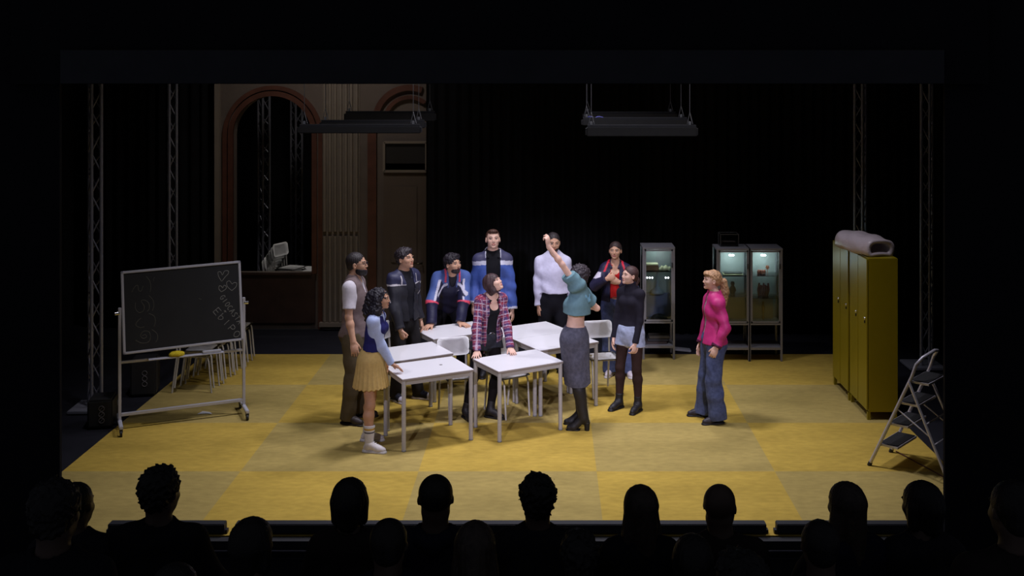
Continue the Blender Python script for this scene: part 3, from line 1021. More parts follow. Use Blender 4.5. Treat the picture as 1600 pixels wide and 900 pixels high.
def ladder():
    fl_ = G(1358, 727)      # near front foot
    o = thing('step_ladder', 'silver four-step ladder with black treads standing at right stage edge', 'ladder', (fl_.x, fl_.y, 0), 0)
    # local axes: a runs along the climbing direction, w across
    a = Vector((0.75, -0.66, 0)).normalized()
    w = Vector((0.66, 0.75, 0)).normalized()
    Wd0, Wd1 = 0.50, 0.43
    up = Vector((0, 0, 1))
    top_h, run = 1.12, 0.50

    def rail(side, t):                # side 0 near, 1 far ; t 0..1 up the front rail
        half = (Wd0 + (Wd1 - Wd0) * t)
        c = w * (Wd0 / 2) + a * (run * t) + up * (top_h * t)
        return c + w * ((side - 0.5) * half)
    # front frame with hand loop on top
    pts = [rail(0, t) for t in (0.03, 0.3, 0.6, 0.85)]
    tp = [rail(0, 0.93) + up * 0.03, rail(0, 0.97) + up * 0.055 + w * 0.03 + a * 0.03, rail(0.5, 1.0) + up * 0.065 + a * 0.06, rail(1, 0.97) + up * 0.055 - w * 0.03 + a * 0.03, rail(1, 0.93) + up * 0.03]
    pts2 = [rail(1, t) for t in (0.85, 0.6, 0.3, 0.03)]
    MB().tube(pts + tp + pts2, 0.0165, n=12).build('front_frame', LAD, o)
    # rear legs
    for s in (0, 1):
        A = rail(s, 0.80) + w * (0.012 if s == 0 else -0.012) * -1
        B = rail(s, 0.0) + a * 0.80 + w * ((s - 0.5) * 0.04)
        B.z = 0.02
        MB().tube([A, A.lerp(B, 0.5), B], 0.0135, n=10).build('rear_leg', LAD, o)
        MB().tube([B + up * 0.015, Vector((B.x, B.y, 0.0))], 0.018, n=10).build('foot', HOIST, o)
        F = rail(s, 0.03)
        MB().tube([F, rail(s, -0.0)], 0.021, n=10).build('foot', HOIST, o)
    rb = MB()
    for f_ in (0.42, 0.62, 0.84):
        P0 = (rail(0, 0.80)).lerp(rail(0, 0) + a * 0.80, f_)
        P1 = (rail(1, 0.80)).lerp(rail(1, 0) + a * 0.80, f_)
        rb.tube([P0, P1], 0.008, n=8)
    rb.build('rear_brace', LAD, o)
    sb = MB()
    for s in (0, 1):
        sb.tube([rail(s, 0.55), (rail(s, 0.80)).lerp(rail(s, 0) + a * 0.80, 0.55)], 0.007, n=8)
    sb.build('folding_stay', LAD, o)
    for k, t in enumerate((0.20, 0.40, 0.60, 0.80)):
        half = Wd0 + (Wd1 - Wd0) * t - 0.03
        c = w * (Wd0 / 2) + a * (run * t + 0.085) + up * (top_h * t + 0.0)
        R = Matrix((( a.x, w.x, 0), (a.y, w.y, 0), (0, 0, 1)))
        dpt = 0.20
        st = MB()
        st.box(c, (dpt, half, 0.02), rot=R)
        sobj = st.build('step', LAD, o)
        MB().box(c + up * 0.013, (dpt - 0.024, half - 0.03, 0.008), rot=R).build('tread', TREAD, sobj)
    return o


ladder()
tag(MB().tube([G(1400, 706) + Vector((0, 0, 0.006)), G(1430, 722) + Vector((0, 0, 0.006)), G(1478, 748) + Vector((0, 0, 0.006))], 0.006, n=6).build('floor_cable', mat('dark_red_cable', (0.10, 0.02, 0.02), 0.6)),
    'thin dark red cable on the carpet beside the step ladder', 'cable')

# ------------------------------------------------------------------ chalkboard
SILV = mat('silver_aluminium', (0.55, 0.55, 0.62), 0.45, metal=0.15, var=0.05)
SLATE = mat('black_slate', (0.0125, 0.0135, 0.017), 0.8, var=0.35, scale=3.5)
CHALK = mat('white_chalk', (0.22, 0.22, 0.21), 0.95, var=0.35, scale=60)
CHALKF = mat('faint_chalk', (0.085, 0.085, 0.070), 0.95, var=0.5, scale=60)


def chalkboard():
    pL, pR = Vector((-4.666, 11.84, 0)), Vector((-3.47, 12.39, 0))
    u = (pR - pL).normalized()
    ang = math.atan2(u.y, u.x)
    Wp = (pR - pL).length
    t = thing('rolling_chalkboard', 'black rolling chalkboard with silver frame, hearts and chalk names at left', 'chalkboard', pL.lerp(pR, 0.5), ang)
    # local x along board, -y towards the house
    for s in (-1, 1):
        x = s * Wp / 2
        MB().box((x, 0, 0.70), (0.032, 0.032, 1.26), bevel=0.004).build('post', SILV, t)
        f = MB().box((x, 0, 0.095), (0.04, 0.52, 0.035), bevel=0.006).build('foot_bar', SILV, t)
        for sy in (-1, 1):
            c_ = MB().tube([(x - 0.012, sy * 0.24, 0.034), (x + 0.012, sy * 0.24, 0.034)], 0.034, n=16)
            c_.box((x, sy * 0.24, 0.062), (0.034, 0.04, 0.03))
            c_.build('caster', HOIST, f)
        MB().tube([(x, 0, 1.27), (x + s * 0.05, 0, 1.27)], 0.02, n=12).build('pivot_knob', CHROME, t)
    MB().box((0, 0, 0.165), (Wp - 0.03, 0.03, 0.035), bevel=0.004).build('lower_rail', SILV, t)
    MB().box((0, 0, 0.735), (Wp - 0.03, 0.028, 0.028), bevel=0.004).build('middle_rail', SILV, t)
    MB().box((0.03, -0.055, 0.748), (0.80, 0.085, 0.012), bevel=0.003).build('tray', SILV, t)
    # board, tilted a little about its axis
    piv = bpy.data.objects.new('board_panel', None)
    bw, bh = 1.275, 0.895
    tilt = Matrix.Translation((0.0, 0, 1.285)) @ Matrix.Rotation(math.radians(-6), 4, 'X') @ Matrix.Rotation(math.radians(-1.2), 4, 'Y')
    bb = MB()
    bb.box((0, 0, 0), (bw - 0.02, 0.02, bh - 0.02))
    bmesh.ops.transform(bb.bm, matrix=tilt, verts=bb.bm.verts[:])
    board = bb.build('board', SLATE, t)
    fr = MB()
    for c, s in (((0, 0, bh / 2 - 0.014), (bw, 0.034, 0.028)), ((0, 0, -bh / 2 + 0.014), (bw, 0.034, 0.028)), ((-bw / 2 + 0.014, 0, 0), (0.028, 0.034, bh)), ((bw / 2 - 0.014, 0, 0), (0.028, 0.034, bh))):
        fr.box(c, s, bevel=0.005)
    bmesh.ops.transform(fr.bm, matrix=tilt, verts=fr.bm.verts[:])
    fr.build('board_frame', SILV, t)
    # chalk strokes in board coordinates (x right, z up) from the photo's rectangle
    cor = {'l': 189.5, 'r': 372.0}

    def bp(zx, zy):
        """zoom pixel (1181x900 view of 180..390 x 400..560) -> board plane"""
        px, py = 180 + zx / 5.624, 400 + zy / 5.625
        uu = (px - cor['l']) / (cor['r'] - cor['l'])
        top = 421.0 - uu * 15.0
        bot = 552.5 - uu * 22.0
        vv = (py - top) / (bot - top)
        return ((uu - 0.5) * bw, (0.5 - vv) * bh)

    def strokes(lines, name, m, r=0.0035):
        mb = MB()
        for ln in lines:
            P = [Vector((x, -0.0115, z)) for x, z in (bp(*q) for q in ln)]
            # resample smooth
            out = []
            for i in range(len(P) - 1):
                p0, p1, p2, p3 = P[max(0, i - 1)], P[i], P[i + 1], P[min(len(P) - 1, i + 2)]
                for k in range(4):
                    s = k / 4
                    out.append(0.5 * ((2 * p1) + (p2 - p0) * s + (2 * p0 - 5 * p1 + 4 * p2 - p3) * s * s + (3 * p1 - p0 - 3 * p2 + p3) * s ** 3))
            out.append(P[-1])
            mb.tube(out, r, n=5)
        for v in mb.bm.verts:
            v.co.y = -0.0100 + (v.co.y + 0.0115) * 0.25
        bmesh.ops.transform(mb.bm, matrix=tilt, verts=mb.bm.verts[:])
        return mb.build(name, m, board)

    hearts = [[(905, 215), (880, 170), (878, 135), (900, 132), (915, 158), (935, 125), (968, 125), (965, 150), (940, 175), (908, 215)],
              [(992, 298), (955, 262), (950, 225), (975, 212), (998, 240), (1012, 228), (1038, 232), (1030, 265), (992, 298)],
              [(900, 308), (880, 285), (882, 258), (902, 258), (912, 275), (925, 252), (945, 262), (938, 285), (900, 308)]]
    strokes(hearts, 'chalk_hearts', CHALK)

    # lettering : GIOCASTA along a falling line, + , EDIPO below-left
    F = {'G': [[(0.9, 0.85), (0.5, 1.0), (0.1, 0.7), (0.1, 0.3), (0.5, 0.0), (0.9, 0.2), (0.9, 0.5), (0.55, 0.5)]],
         'I': [[(0.4, 1.0), (0.45, 0.0)]],
         'O': [[(0.5, 1.0), (0.1, 0.75), (0.1, 0.3), (0.5, 0.0), (0.9, 0.3), (0.9, 0.75), (0.5, 1.0)]],
         'C': [[(0.9, 0.9), (0.5, 1.0), (0.1, 0.7), (0.1, 0.3), (0.5, 0.0), (0.9, 0.1)]],
         'A': [[(0.0, 0.0), (0.5, 1.0)], [(0.5, 1.0), (1.0, 0.0)], [(0.2, 0.4), (0.8, 0.4)]],
         'S': [[(0.9, 0.9), (0.5, 1.0), (0.15, 0.75), (0.5, 0.5), (0.85, 0.25), (0.5, 0.0), (0.1, 0.1)]],
         'T': [[(0.0, 1.0), (1.0, 1.0)], [(0.5, 1.0), (0.5, 0.0)]],
         'E': [[(0.95, 1.0), (0.1, 1.0)], [(0.1, 1.0), (0.1, 0.0)], [(0.1, 0.0), (0.95, 0.0)], [(0.1, 0.5), (0.8, 0.5)]],
         'D': [[(0.1, 1.0), (0.15, 0.0), (0.6, 0.05), (0.85, 0.4), (0.55, 0.6), (0.15, 0.5)]],
         'P': [[(0.1, 1.0), (0.1, 0.0)], [(0.1, 1.0), (0.7, 0.95), (0.85, 0.7), (0.6, 0.45), (0.1, 0.45)]],
         '+': [[(0.1, 0.5), (0.9, 0.5)], [(0.5, 0.9), (0.5, 0.1)]]}

    def word(txt, p0, p1, hgt, frac=0.72):
        p0, p1 = Vector(p0), Vector(p1)
        dv = (p1 - p0)
        n = len(txt)
        st_ = dv / n
        dn = dv.normalized()
        nv = Vector((dn.y, -dn.x))             # towards "up" of the letters (zoom y grows downwards)
        out = []
        for i, chh_ in enumerate(txt):
            o_ = p0 + st_ * i
            for ln in F[chh_]:
                out.append([tuple(o_ + st_ * (frac * q[0]) + nv * (hgt * (q[1] - 0.5))) for q in ln])
        return out
    strokes(word('GIOCASTA', (902, 346), (1064, 590), 48), 'chalk_word', CHALK)
    strokes(word('EDIPO', (842, 462), (1048, 712), 62), 'chalk_word', CHALK)
    strokes(word('+', (914, 470), (940, 490), 28, 1.0), 'chalk_plus', CHALK)
    sq = [[(262, 165), (290, 205), (298, 265), (290, 302)], [(335, 172), (322, 190), (325, 208)], [(140, 302), (165, 255), (190, 245), (195, 285), (215, 295), (235, 250)],
          [(168, 395), (165, 450), (195, 485), (230, 470), (238, 430), (215, 385), (240, 375), (275, 400), (280, 450), (262, 475)], [(280, 335), (312, 375), (318, 430), (305, 470)],
          [(275, 495), (315, 515), (328, 560), (315, 610)], [(210, 535), (180, 560), (165, 595), (200, 618), (235, 610)],
          [(215, 690), (240, 680), (250, 700), (225, 715), (200, 690), (225, 652), (270, 655), (282, 700), (265, 745), (210, 755), (160, 730)], [(295, 635), (335, 670), (342, 715), (325, 748)],
          [(700, 365), (725, 375)]]
    for ln_ in sq:
        strokes([ln_], 'chalk_stroke', CHALKF, 0.0032)
    # things on the tray : in world space
    Mt = Matrix.Translation(pL.lerp(pR, 0.5)) @ Matrix.Rotation(ang, 4, 'Z')
    sp = MB()
    r2 = bmesh.ops.create_uvsphere(sp.bm, u_segments=22, v_segments=12, radius=1)
    for v in r2['verts']:
        rr = 1 + 0.08 * math.sin(v.co.x * 9) * math.cos(v.co.y * 7)
        v.co = Vector((v.co.x * 0.085 * rr, v.co.y * 0.05 * rr, v.co.z * 0.038 * rr))
        if v.co.z < -0.02:
            v.co.z = -0.02
    for f in sp.bm.faces:
        f.smooth = True
    so = sp.build('sponge', mat('yellow_sponge', srgb(214, 190, 30), 0.9, var=0.25, scale=60, bump=0.6, bscale=120))
    so.matrix_world = Mt @ Matrix.Translation((-0.075, -0.055, 0.775))
    tag(so, 'yellow sponge lying on the chalkboard tray', 'sponge')
    er = MB().box((0, 0, 0.014), (0.20, 0.06, 0.026), bevel=0.005).build('eraser', mat('grey_white_felt', (0.5, 0.5, 0.54), 0.7))
    er.matrix_world = Mt @ Matrix.Translation((0.30, -0.055, 0.7545))
    tag(er, 'pale grey eraser on right half of the chalkboard tray', 'eraser')
    return t


chalkboard()
# paper scrap
pp = MB()
pts = [(0, 0), (0.09, 0.02), (0.17, -0.0), (0.12, 0.08), (0.03, 0.1)]
vs = [pp.bm.verts.new((x, y, 0.003 + 0.006 * ((i * 7) % 3) / 3)) for i, (x, y) in enumerate(pts)]
cc = pp.bm.verts.new((0.08, 0.04, 0.010))
fs = [pp.bm.faces.new((vs[i], vs[(i + 1) % 5], cc)) for i in range(5)]
bmesh.ops.recalc_face_normals(pp.bm, faces=fs)
bmesh.ops.solidify(pp.bm, geom=fs, thickness=0.002)
g_ = G(308, 648)
tag(pp.build('paper_scrap', mat('white_paper', (0.8, 0.8, 0.82), 0.8), None, (g_.x, g_.y, 0.004)), 'crumpled white paper scrap on the carpet under the chalkboard', 'paper')
g_ = G(1066, 551)
tag(MB().box((g_.x, g_.y + 0.1, 0.02), (0.26, 0.12, 0.03), rot=Matrix.Rotation(0.1, 3, 'Y'), bevel=0.008).build('power_strip', mat('grey_plastic_pale', (0.28, 0.28, 0.32), 0.5)),
    'grey power strip on the floor between the cabinets', 'power strip')


# =================================================================== PEOPLE : smooth-blended solids meshed with surface nets
def V(*a):
    return np.array(a, dtype=np.float64)


def nrm(v):
    v = np.asarray(v, float)
    return v / (np.linalg.norm(v) + 1e-12)


def axis_coords(lo, hi, base, fine):
    """grid coordinates with refined intervals [(a, b, step)]"""
    out = [lo]
    while out[-1] < hi:
        x = out[-1]
        st = base
        for a, b, s in fine:
            if a - base < x < b:
                st = min(st, s)
        out.append(x + st)
    return np.array(out)


class SDF:
    def __init__(self):
        self.ops = []

    def cone(self, a, b, ra, rb, k=0.02, op='u', R=None, scl=(1, 1, 1), flat=False, flata=False):
        self.ops.append(('cone', np.array(a, float), np.array(b, float), ra, rb, k, op, R, np.array(scl, float), flat, flata))
        return self

    def ell(self, c, r, k=0.02, op='u', R=None):
        self.ops.append(('ell', np.array(c, float), np.array(r, float), k, op, R))
        return self

    def box(self, c, half, k=0.005, op='u', R=None, rd=0.0):
        self.ops.append(('box', np.array(c, float), np.array(half, float), k, op, R, rd))
        return self

    def half(self, p, n, k=0.004):
        """keep only the side where (x - p) . n < 0"""
        self.ops.append(('half', np.array(p, float), nrm(n), k))
        return self

    def disp(self, fn, amp):
        self.ops.append(('disp', fn, amp))
        return self

    def extend(self, other):
        self.ops += other.ops
        return self

    @staticmethod
    def _bb(o):
        if o[0] == 'cone':
            r = max(o[3], o[4]) * max(o[8]) + 0.001
            r = max(o[3], o[4]) * (1.0 if o[7] is None else max(1.0, max(o[8])))
            return np.minimum(o[1], o[2]) - r, np.maximum(o[1], o[2]) + r
        if o[0] in ('ell', 'box'):
            r = o[2].max() * (1.0 if o[5] is None else 1.0) if o[0] == 'ell' else np.linalg.norm(o[2])
            if (o[5] is None) and o[0] == 'ell':
                return o[1] - o[2], o[1] + o[2]
            return o[1] - r, o[1] + r
        return None

    def _is_union(self, o):
        return (o[0] == 'cone' and o[6] == 'u') or (o[0] == 'ell' and o[4] == 'u') or (o[0] == 'box' and o[4] == 'u')

    def mesh(self, base=0.0065, fine=((), (), ()), pad=0.02):
        los, his = [], []
        for o in self.ops:
            if self._is_union(o):
                l, h = self._bb(o)
                los.append(l)
                his.append(h)
        lo, hi = np.min(los, 0) - pad - base, np.max(his, 0) + pad + base
        ax = [axis_coords(lo[i], hi[i], base, fine[i]) for i in range(3)]
        n = [len(a) for a in ax]
        F = np.full(n, 0.5, np.float32)
        for o in self.ops:
            if o[0] == 'half':
                d = ((ax[0] - o[1][0]) * o[2][0])[:, None, None] + ((ax[1] - o[1][1]) * o[2][1])[None, :, None] + ((ax[2] - o[1][2]) * o[2][2])[None, None, :]
                F = np.maximum(F, d.astype(np.float32))
                continue
            if o[0] == 'disp':
                m = np.abs(F) < 0.06
                ii = np.nonzero(m)
                F[ii] += (o[2] * o[1](ax[0][ii[0]], ax[1][ii[1]], ax[2][ii[2]])).astype(np.float32)
                continue
            l, h = self._bb(o)
            k = o[5] if o[0] == 'cone' else o[3]
            mg = k + 0.03 + base
            sl = []
            for i in range(3):
                a = np.searchsorted(ax[i], l[i] - mg)
                b = np.searchsorted(ax[i], h[i] + mg)
                sl.append(slice(max(0, a), min(n[i], b)))
            if any(s.stop - s.start < 2 for s in sl):
                continue
            X = ax[0][sl[0]][:, None, None]
            Y = ax[1][sl[1]][None, :, None]
            Z = ax[2][sl[2]][None, None, :]
            if o[0] == 'cone':
                _, a, b, ra, rb, k, op, R, scl, flat, flata = o
                px, py, pz = X - a[0], Y - a[1], Z - a[2]
                ba = b - a
                if R is not None:
                    q = [(px * R[j][0] + py * R[j][1] + pz * R[j][2]) / scl[j] for j in range(3)]
                    bl = np.array([np.dot(R[j], ba) / scl[j] for j in range(3)])
                    L2 = float(bl @ bl) + 1e-12
                    tt = (q[0] * bl[0] + q[1] * bl[1] + q[2] * bl[2]) / L2
                    t = np.clip(tt, 0, 1)
                    d = np.sqrt((q[0] - t * bl[0]) ** 2 + (q[1] - t * bl[1]) ** 2 + (q[2] - t * bl[2]) ** 2) - (ra + (rb - ra) * t)
                    d = d * min(scl.min(), 1.0)
                    ln = math.sqrt(float(ba @ ba))
                else:
                    L2 = float(ba @ ba) + 1e-12
                    tt = (px * ba[0] + py * ba[1] + pz * ba[2]) / L2
                    t = np.clip(tt, 0, 1)
                    d = np.sqrt((px - t * ba[0]) ** 2 + (py - t * ba[1]) ** 2 + (pz - t * ba[2]) ** 2) - (ra + (rb - ra) * t)
                    ln = math.sqrt(L2)
                if flat:
                    d = np.maximum(d, (tt - 1) * ln)
                if flata:
                    d = np.maximum(d, -tt * ln)
            elif o[0] == 'ell':
                _, c, r, k, op, R = o
                px, py, pz = X - c[0], Y - c[1], Z - c[2]
                if R is not None:
                    px, py, pz = [px * R[j][0] + py * R[j][1] + pz * R[j][2] for j in range(3)]
                k0 = np.sqrt((px / r[0]) ** 2 + (py / r[1]) ** 2 + (pz / r[2]) ** 2)
                k1 = np.sqrt((px / r[0] ** 2) ** 2 + (py / r[1] ** 2) ** 2 + (pz / r[2] ** 2) ** 2) + 1e-9
                d = k0 * (k0 - 1) / k1
            else:
                _, c, hf, k, op, R, rd = o
                px, py, pz = X - c[0], Y - c[1], Z - c[2]
                if R is not None:
                    px, py, pz = [px * R[j][0] + py * R[j][1] + pz * R[j][2] for j in range(3)]
                qx, qy, qz = np.abs(px) - hf[0] + rd, np.abs(py) - hf[1] + rd, np.abs(pz) - hf[2] + rd
                d = np.sqrt(np.maximum(qx, 0) ** 2 + np.maximum(qy, 0) ** 2 + np.maximum(qz, 0) ** 2) + np.minimum(np.maximum(qx, np.maximum(qy, qz)), 0) - rd
            G0 = F[sl[0], sl[1], sl[2]]
            d = np.broadcast_to(d, G0.shape).astype(np.float32)
            if op == 'u':
                hh = np.maximum(k - np.abs(G0 - d), 0) / max(k, 1e-6)
                F[sl[0], sl[1], sl[2]] = np.minimum(G0, d) - hh * hh * k * 0.25
            else:
                d = -d
                hh = np.maximum(k - np.abs(G0 - d), 0) / max(k, 1e-6)
                F[sl[0], sl[1], sl[2]] = np.maximum(G0, d) + hh * hh * k * 0.25
        return surface_nets(F, ax)


def surface_nets(F, ax):
    S = F < 0
    nx, ny, nz = F.shape
    c = np.zeros((nx - 1, ny - 1, nz - 1), np.uint8)
    for i in (0, 1):
        for j in (0, 1):
            for k in (0, 1):
                c += S[i:nx - 1 + i, j:ny - 1 + j, k:nz - 1 + k]
    act = (c > 0) & (c < 8)
    I, J, K = np.nonzero(act)
    idx = np.full(act.shape, -1, np.int32)
    idx[I, J, K] = np.arange(len(I))
    P = np.zeros((len(I), 3))
    cnt = np.zeros(len(I))
    corners = [(i, j, k) for i in (0, 1) for j in (0, 1) for k in (0, 1)]
    vals = {q: F[I + q[0], J + q[1], K + q[2]] for q in corners}
    for a in corners:
        for d in range(3):
            if a[d] == 0:
                b = list(a)
                b[d] = 1
                b = tuple(b)
                va, vb = vals[a], vals[b]
                m = (va < 0) != (vb < 0)
                t = np.where(m, va / (va - vb + 1e-20), 0)
                pa = np.stack([ax[0][I + a[0]], ax[1][J + a[1]], ax[2][K + a[2]]], 1)
                pb = np.stack([ax[0][I + b[0]], ax[1][J + b[1]], ax[2][K + b[2]]], 1)
                P += np.where(m[:, None], pa + (pb - pa) * t[:, None], 0)
                cnt += m
    P /= cnt[:, None]
    quads = []
    # x edges
    for d in range(3):
        sh = [nx, ny, nz]
        A = [slice(0, None)] * 3
        B = [slice(0, None)] * 3
        A[d] = slice(0, sh[d] - 1)
        B[d] = slice(1, sh[d])
        o1, o2 = [q for q in range(3) if q != d]
        A[o1] = B[o1] = slice(1, sh[o1] - 1)
        A[o2] = B[o2] = slice(1, sh[o2] - 1)
        sa, sb = S[tuple(A)], S[tuple(B)]
        E = np.nonzero(sa != sb)
        flip = sa[E]
        pos = [None] * 3
        pos[d] = E[d]
        pos[o1] = E[o1] + 1
        pos[o2] = E[o2] + 1

        def cell(u, v):
            q = list(pos)
            q[o1] = pos[o1] - u
            q[o2] = pos[o2] - v
            return idx[q[0], q[1], q[2]]
        q = np.stack([cell(1, 1), cell(0, 1), cell(0, 0), cell(1, 0)], 1)
        if d == 1:
            flip = ~flip
        q[~flip] = q[~flip][:, ::-1]
        quads.append(q)
    Q = np.concatenate(quads, 0)
    Q = Q[(Q >= 0).all(1)]
    return P, Q


def np_mesh(name, P, Q, m, parent=None, col=None, smooth=True):
    me = bpy.data.meshes.new(name)
    me.vertices.add(len(P))
    me.vertices.foreach_set('co', P.astype(np.float32).ravel())
    me.loops.add(len(Q) * 4)
    me.loops.foreach_set('vertex_index', Q.astype(np.int32).ravel())
    me.polygons.add(len(Q))
    me.polygons.foreach_set('loop_start', np.arange(0, len(Q) * 4, 4, dtype=np.int32))
    me.polygons.foreach_set('loop_total', np.full(len(Q), 4, np.int32))
    me.update(calc_edges=True)
    if smooth:
        me.polygons.foreach_set('use_smooth', np.ones(len(Q), bool))
    if col is not None:
        at = me.color_attributes.new('Col', 'FLOAT_COLOR', 'POINT')
        cc = np.ones((len(P), 4), np.float32)
        cc[:, :3] = col
        at.data.foreach_set('color', cc.ravel())
    me.materials.append(m)
    me.validate()
    o = bpy.data.objects.new(name, me)
    C.objects.link(o)
    if parent is not None:
        o.parent = parent
    return o


def folds(fx=16, fy=16, fz=30, seed=0.0):
    def fn(x, y, z):
        w = 0.6 * np.sin(9 * x + 5 * z + seed) + 0.5 * np.sin(11 * y - 6 * z + 2 * seed)
        return (np.sin(fz * z + 7 * x + 3 * w + seed) * 0.6 + np.sin(fx * 1.7 * x - fy * y + 14 * z + 2.3 * w + 1.7 * seed) * 0.4)
    return fn


def lumps(f=90, seed=0.0):
    def fn(x, y, z):
        return (np.sin(f * x + 2 * np.sin(0.5 * f * z + seed)) * np.sin(f * y + 1.3 + 2 * np.sin(0.45 * f * x)) * np.sin(f * z + seed + 2 * np.sin(0.55 * f * y)) +
                0.5 * np.sin(1.9 * f * x + seed) * np.sin(2.1 * f * z + 1.0) * np.sin(1.8 * f * y))
    return fn


def strands(f=120, seed=0.0):
    def fn(x, y, z):
        a = np.arctan2(x, y)
        return np.sin(f * 0.16 * a + seed + 1.5 * np.sin(10 * z + seed)) * 0.6 + np.sin(f * 0.37 * a + 3 * z) * 0.4
    return fn


def rotm(axis, deg):
    return np.array(Matrix.Rotation(math.radians(deg), 3, Vector(axis)))


SKIN = attr_mat('skin', 0.5, 0.05, 30, 0.08, 200, sss=0.06, spec=0.35)
CLOTH = attr_mat('garment_cloth', 0.85, 0.07, 30, 0.12, 45, spec=0.12)
DENIM = attr_mat('garment_denim', 0.85, 0.22, 28, 0.4, 160, spec=0.15)
NYLON = attr_mat('garment_nylon', 0.5, 0.08, 20, 0.15, 40, spec=0.35)
LEATHER = attr_mat('shoe_leather', 0.55, 0.08, 20, 0.15, 60, spec=0.5)
HAIR = attr_mat('hair', 0.5, 0.25, 60, 0.4, 150, spec=0.4)
EYEM = attr_mat('eye_surface', 0.2, 0.0, 10, 0, 1, spec=0.6)


class Person:
    """local axes: x = the person's left, -y = forward, z = up"""
    def __init__(s, label, x, y, face, h, sex, skin, lean=0, side=0, twist=0, pelvis=(0, 0, 0), feet=None, wr=None, el=None, hands=None, head=(0, 0, 0),
                 group=None, kneeb=0.0, shrug=(0, 0), build=1.0, footlift=0.0, base=0.0065, z=0.0, sit=False, cat='person', toe=(None, None)):
        s.root = thing('person', label, cat, (x, y, z), math.radians(face), group)
        s.h, s.sex, s.skin = h, sex, np.array(skin)
        s.k = h / 1.75
        s.base = base
        s.face = math.radians(face)
        s.footlift = footlift
        s.x, s.y, s.z = x, y, z
        k = s.k
        f = sex == 'f'
        s.f = f
        s.B = build
        U = rotm((1, 0, 0), lean) @ V(0, 0, 1)      # lean forward -> -y
        U = rotm((0, 1, 0), side) @ U
        s.U = U
        s.P0 = V(0, 0, 0.955 * k) + V(*pelvis)
        s.bk = nrm(np.cross(U, V(1, 0, 0)))          # backwards
        s.bk = nrm(V(0, 1, 0) - U * U[1])
        s.lf = nrm(np.cross(s.bk, U))
        tw = np.array(Matrix.Rotation(math.radians(twist), 3, Vector(U)))
        s.lfc, s.bkc = tw @ s.lf, tw @ s.bk
        s.waist = s.P0 + U * 0.14 * k
        s.chest = s.P0 + U * 0.34 * k
        s.neck = s.P0 + U * 0.535 * k + s.bkc * 0.012 * k
        sw = (0.158 if not f else 0.136) * k * (0.5 + 0.5 * build)
        s.sh = [s.neck - U * 0.070 * k + s.lfc * sw * sgn for sgn in (1, -1)]      # 0 left, 1 right
        s.sh = [q_ + U * z_ for q_, z_ in zip(s.sh, shrug)]
        s.hip = [s.P0 - U * 0.03 * k + s.lf * (0.088 if not f else 0.092) * k * sgn for sgn in (1, -1)]
        hdir = nrm(U * 0.5 + V(0, 0, 1) * 0.5)
        s.Hc = s.neck + hdir * 0.158 * k - s.bkc * 0.030 * k
        yaw, pitch, roll = head
        Rh = np.array(Matrix.Rotation(math.radians(yaw), 3, 'Z')) @ rotm((1, 0, 0), -pitch) @ rotm((0, 1, 0), roll)
        s.Rh = Rh
        # legs
        s.ank, s.knee, s.toed = [], [], []
        for i, sgn in enumerate((1, -1)):
            if feet is not None and feet[i] is not None:
                fx, fy = s.loc(feet[i])[:2]
            else:
                fx, fy = 0.10 * sgn * k, 0.02
            a = toe[i] if toe[i] is not None else sgn * 12
            td = np.array(Matrix.Rotation(math.radians(a), 3, 'Z')) @ V(0, -1, 0)
            s.toed.append(td)
            A = V(fx, fy, 0.085 * k + footlift)
            if sit:
                K = s.hip[i] + V(0.02 * sgn, -0.44 * k, 0.02)
                A = V(K[0], K[1] - 0.02, 0.085 * k + (s.P0[2] - 0.52 * k - 0.085 * k) * 0 + max(0, K[2] - 0.50 * k))
                s.ank.append(A)
                s.knee.append(K)
                continue
            l1, l2 = 0.428 * k, 0.418 * k
            s.ank.append(A)
            s.knee.append(s.ik(s.hip[i], A, l1, l2, td + V(0.15 * sgn, 0, 0)))
        # arms
        s.elb, s.wri = [], []
        for i, sgn in enumerate((1, -1)):
            if wr is not None and wr[i] is not None:
                Wp = s.loc(wr[i])
            else:
                Wp = s.sh[i] + V(0.075 * sgn, -0.03, -0.515) * k
            hint = V(*(el[i])) if el is not None and el[i] is not None else V(0.25 * sgn, 1, -0.2)
            l1, l2 = 0.285 * k, 0.25 * k
            d = Wp - s.sh[i]
            dl = np.linalg.norm(d)
            if dl > (l1 + l2) * 0.995:
                if dl > (l1 + l2) * 1.12:
                    pass
                sc_ = dl / ((l1 + l2) * 0.995)
                sc_ = min(sc_, 1.12)
                l1, l2 = l1 * sc_, l2 * sc_
                Wp = s.sh[i] + d / dl * min(dl, (l1 + l2) * 0.995)
            s.wri.append(Wp)
            s.elb.append(s.ik(s.sh[i], Wp, l1, l2, hint))
        s.hands = hands or [{}, {}]

    def loc(s, p):
        dx, dy = p[0] - s.x, p[1] - s.y
        c, n = math.cos(s.face), math.sin(s.face)
        z = (p[2] if len(p) > 2 else 0) - s.z
        return V(c * dx + n * dy, -n * dx + c * dy, z)

    def dirl(s, d):
        c, n = math.cos(s.face), math.sin(s.face)
        return V(c * d[0] + n * d[1], -n * d[0] + c * d[1], d[2])

    @staticmethod
    def ik(S, T, l1, l2, hint):
        d = T - S
        L = min(np.linalg.norm(d), (l1 + l2) * 0.9995)
        u = nrm(d)
        a = (l1 * l1 - l2 * l2 + L * L) / (2 * L)
        hh = math.sqrt(max(0, l1 * l1 - a * a))
        p = hint - u * float(np.dot(hint, u))
        return S + u * a + nrm(p) * hh

    def H(s, x, y, z):
        return s.Hc + s.Rh @ (V(x, y, z) * s.k * (0.96 if s.f else 1.0))

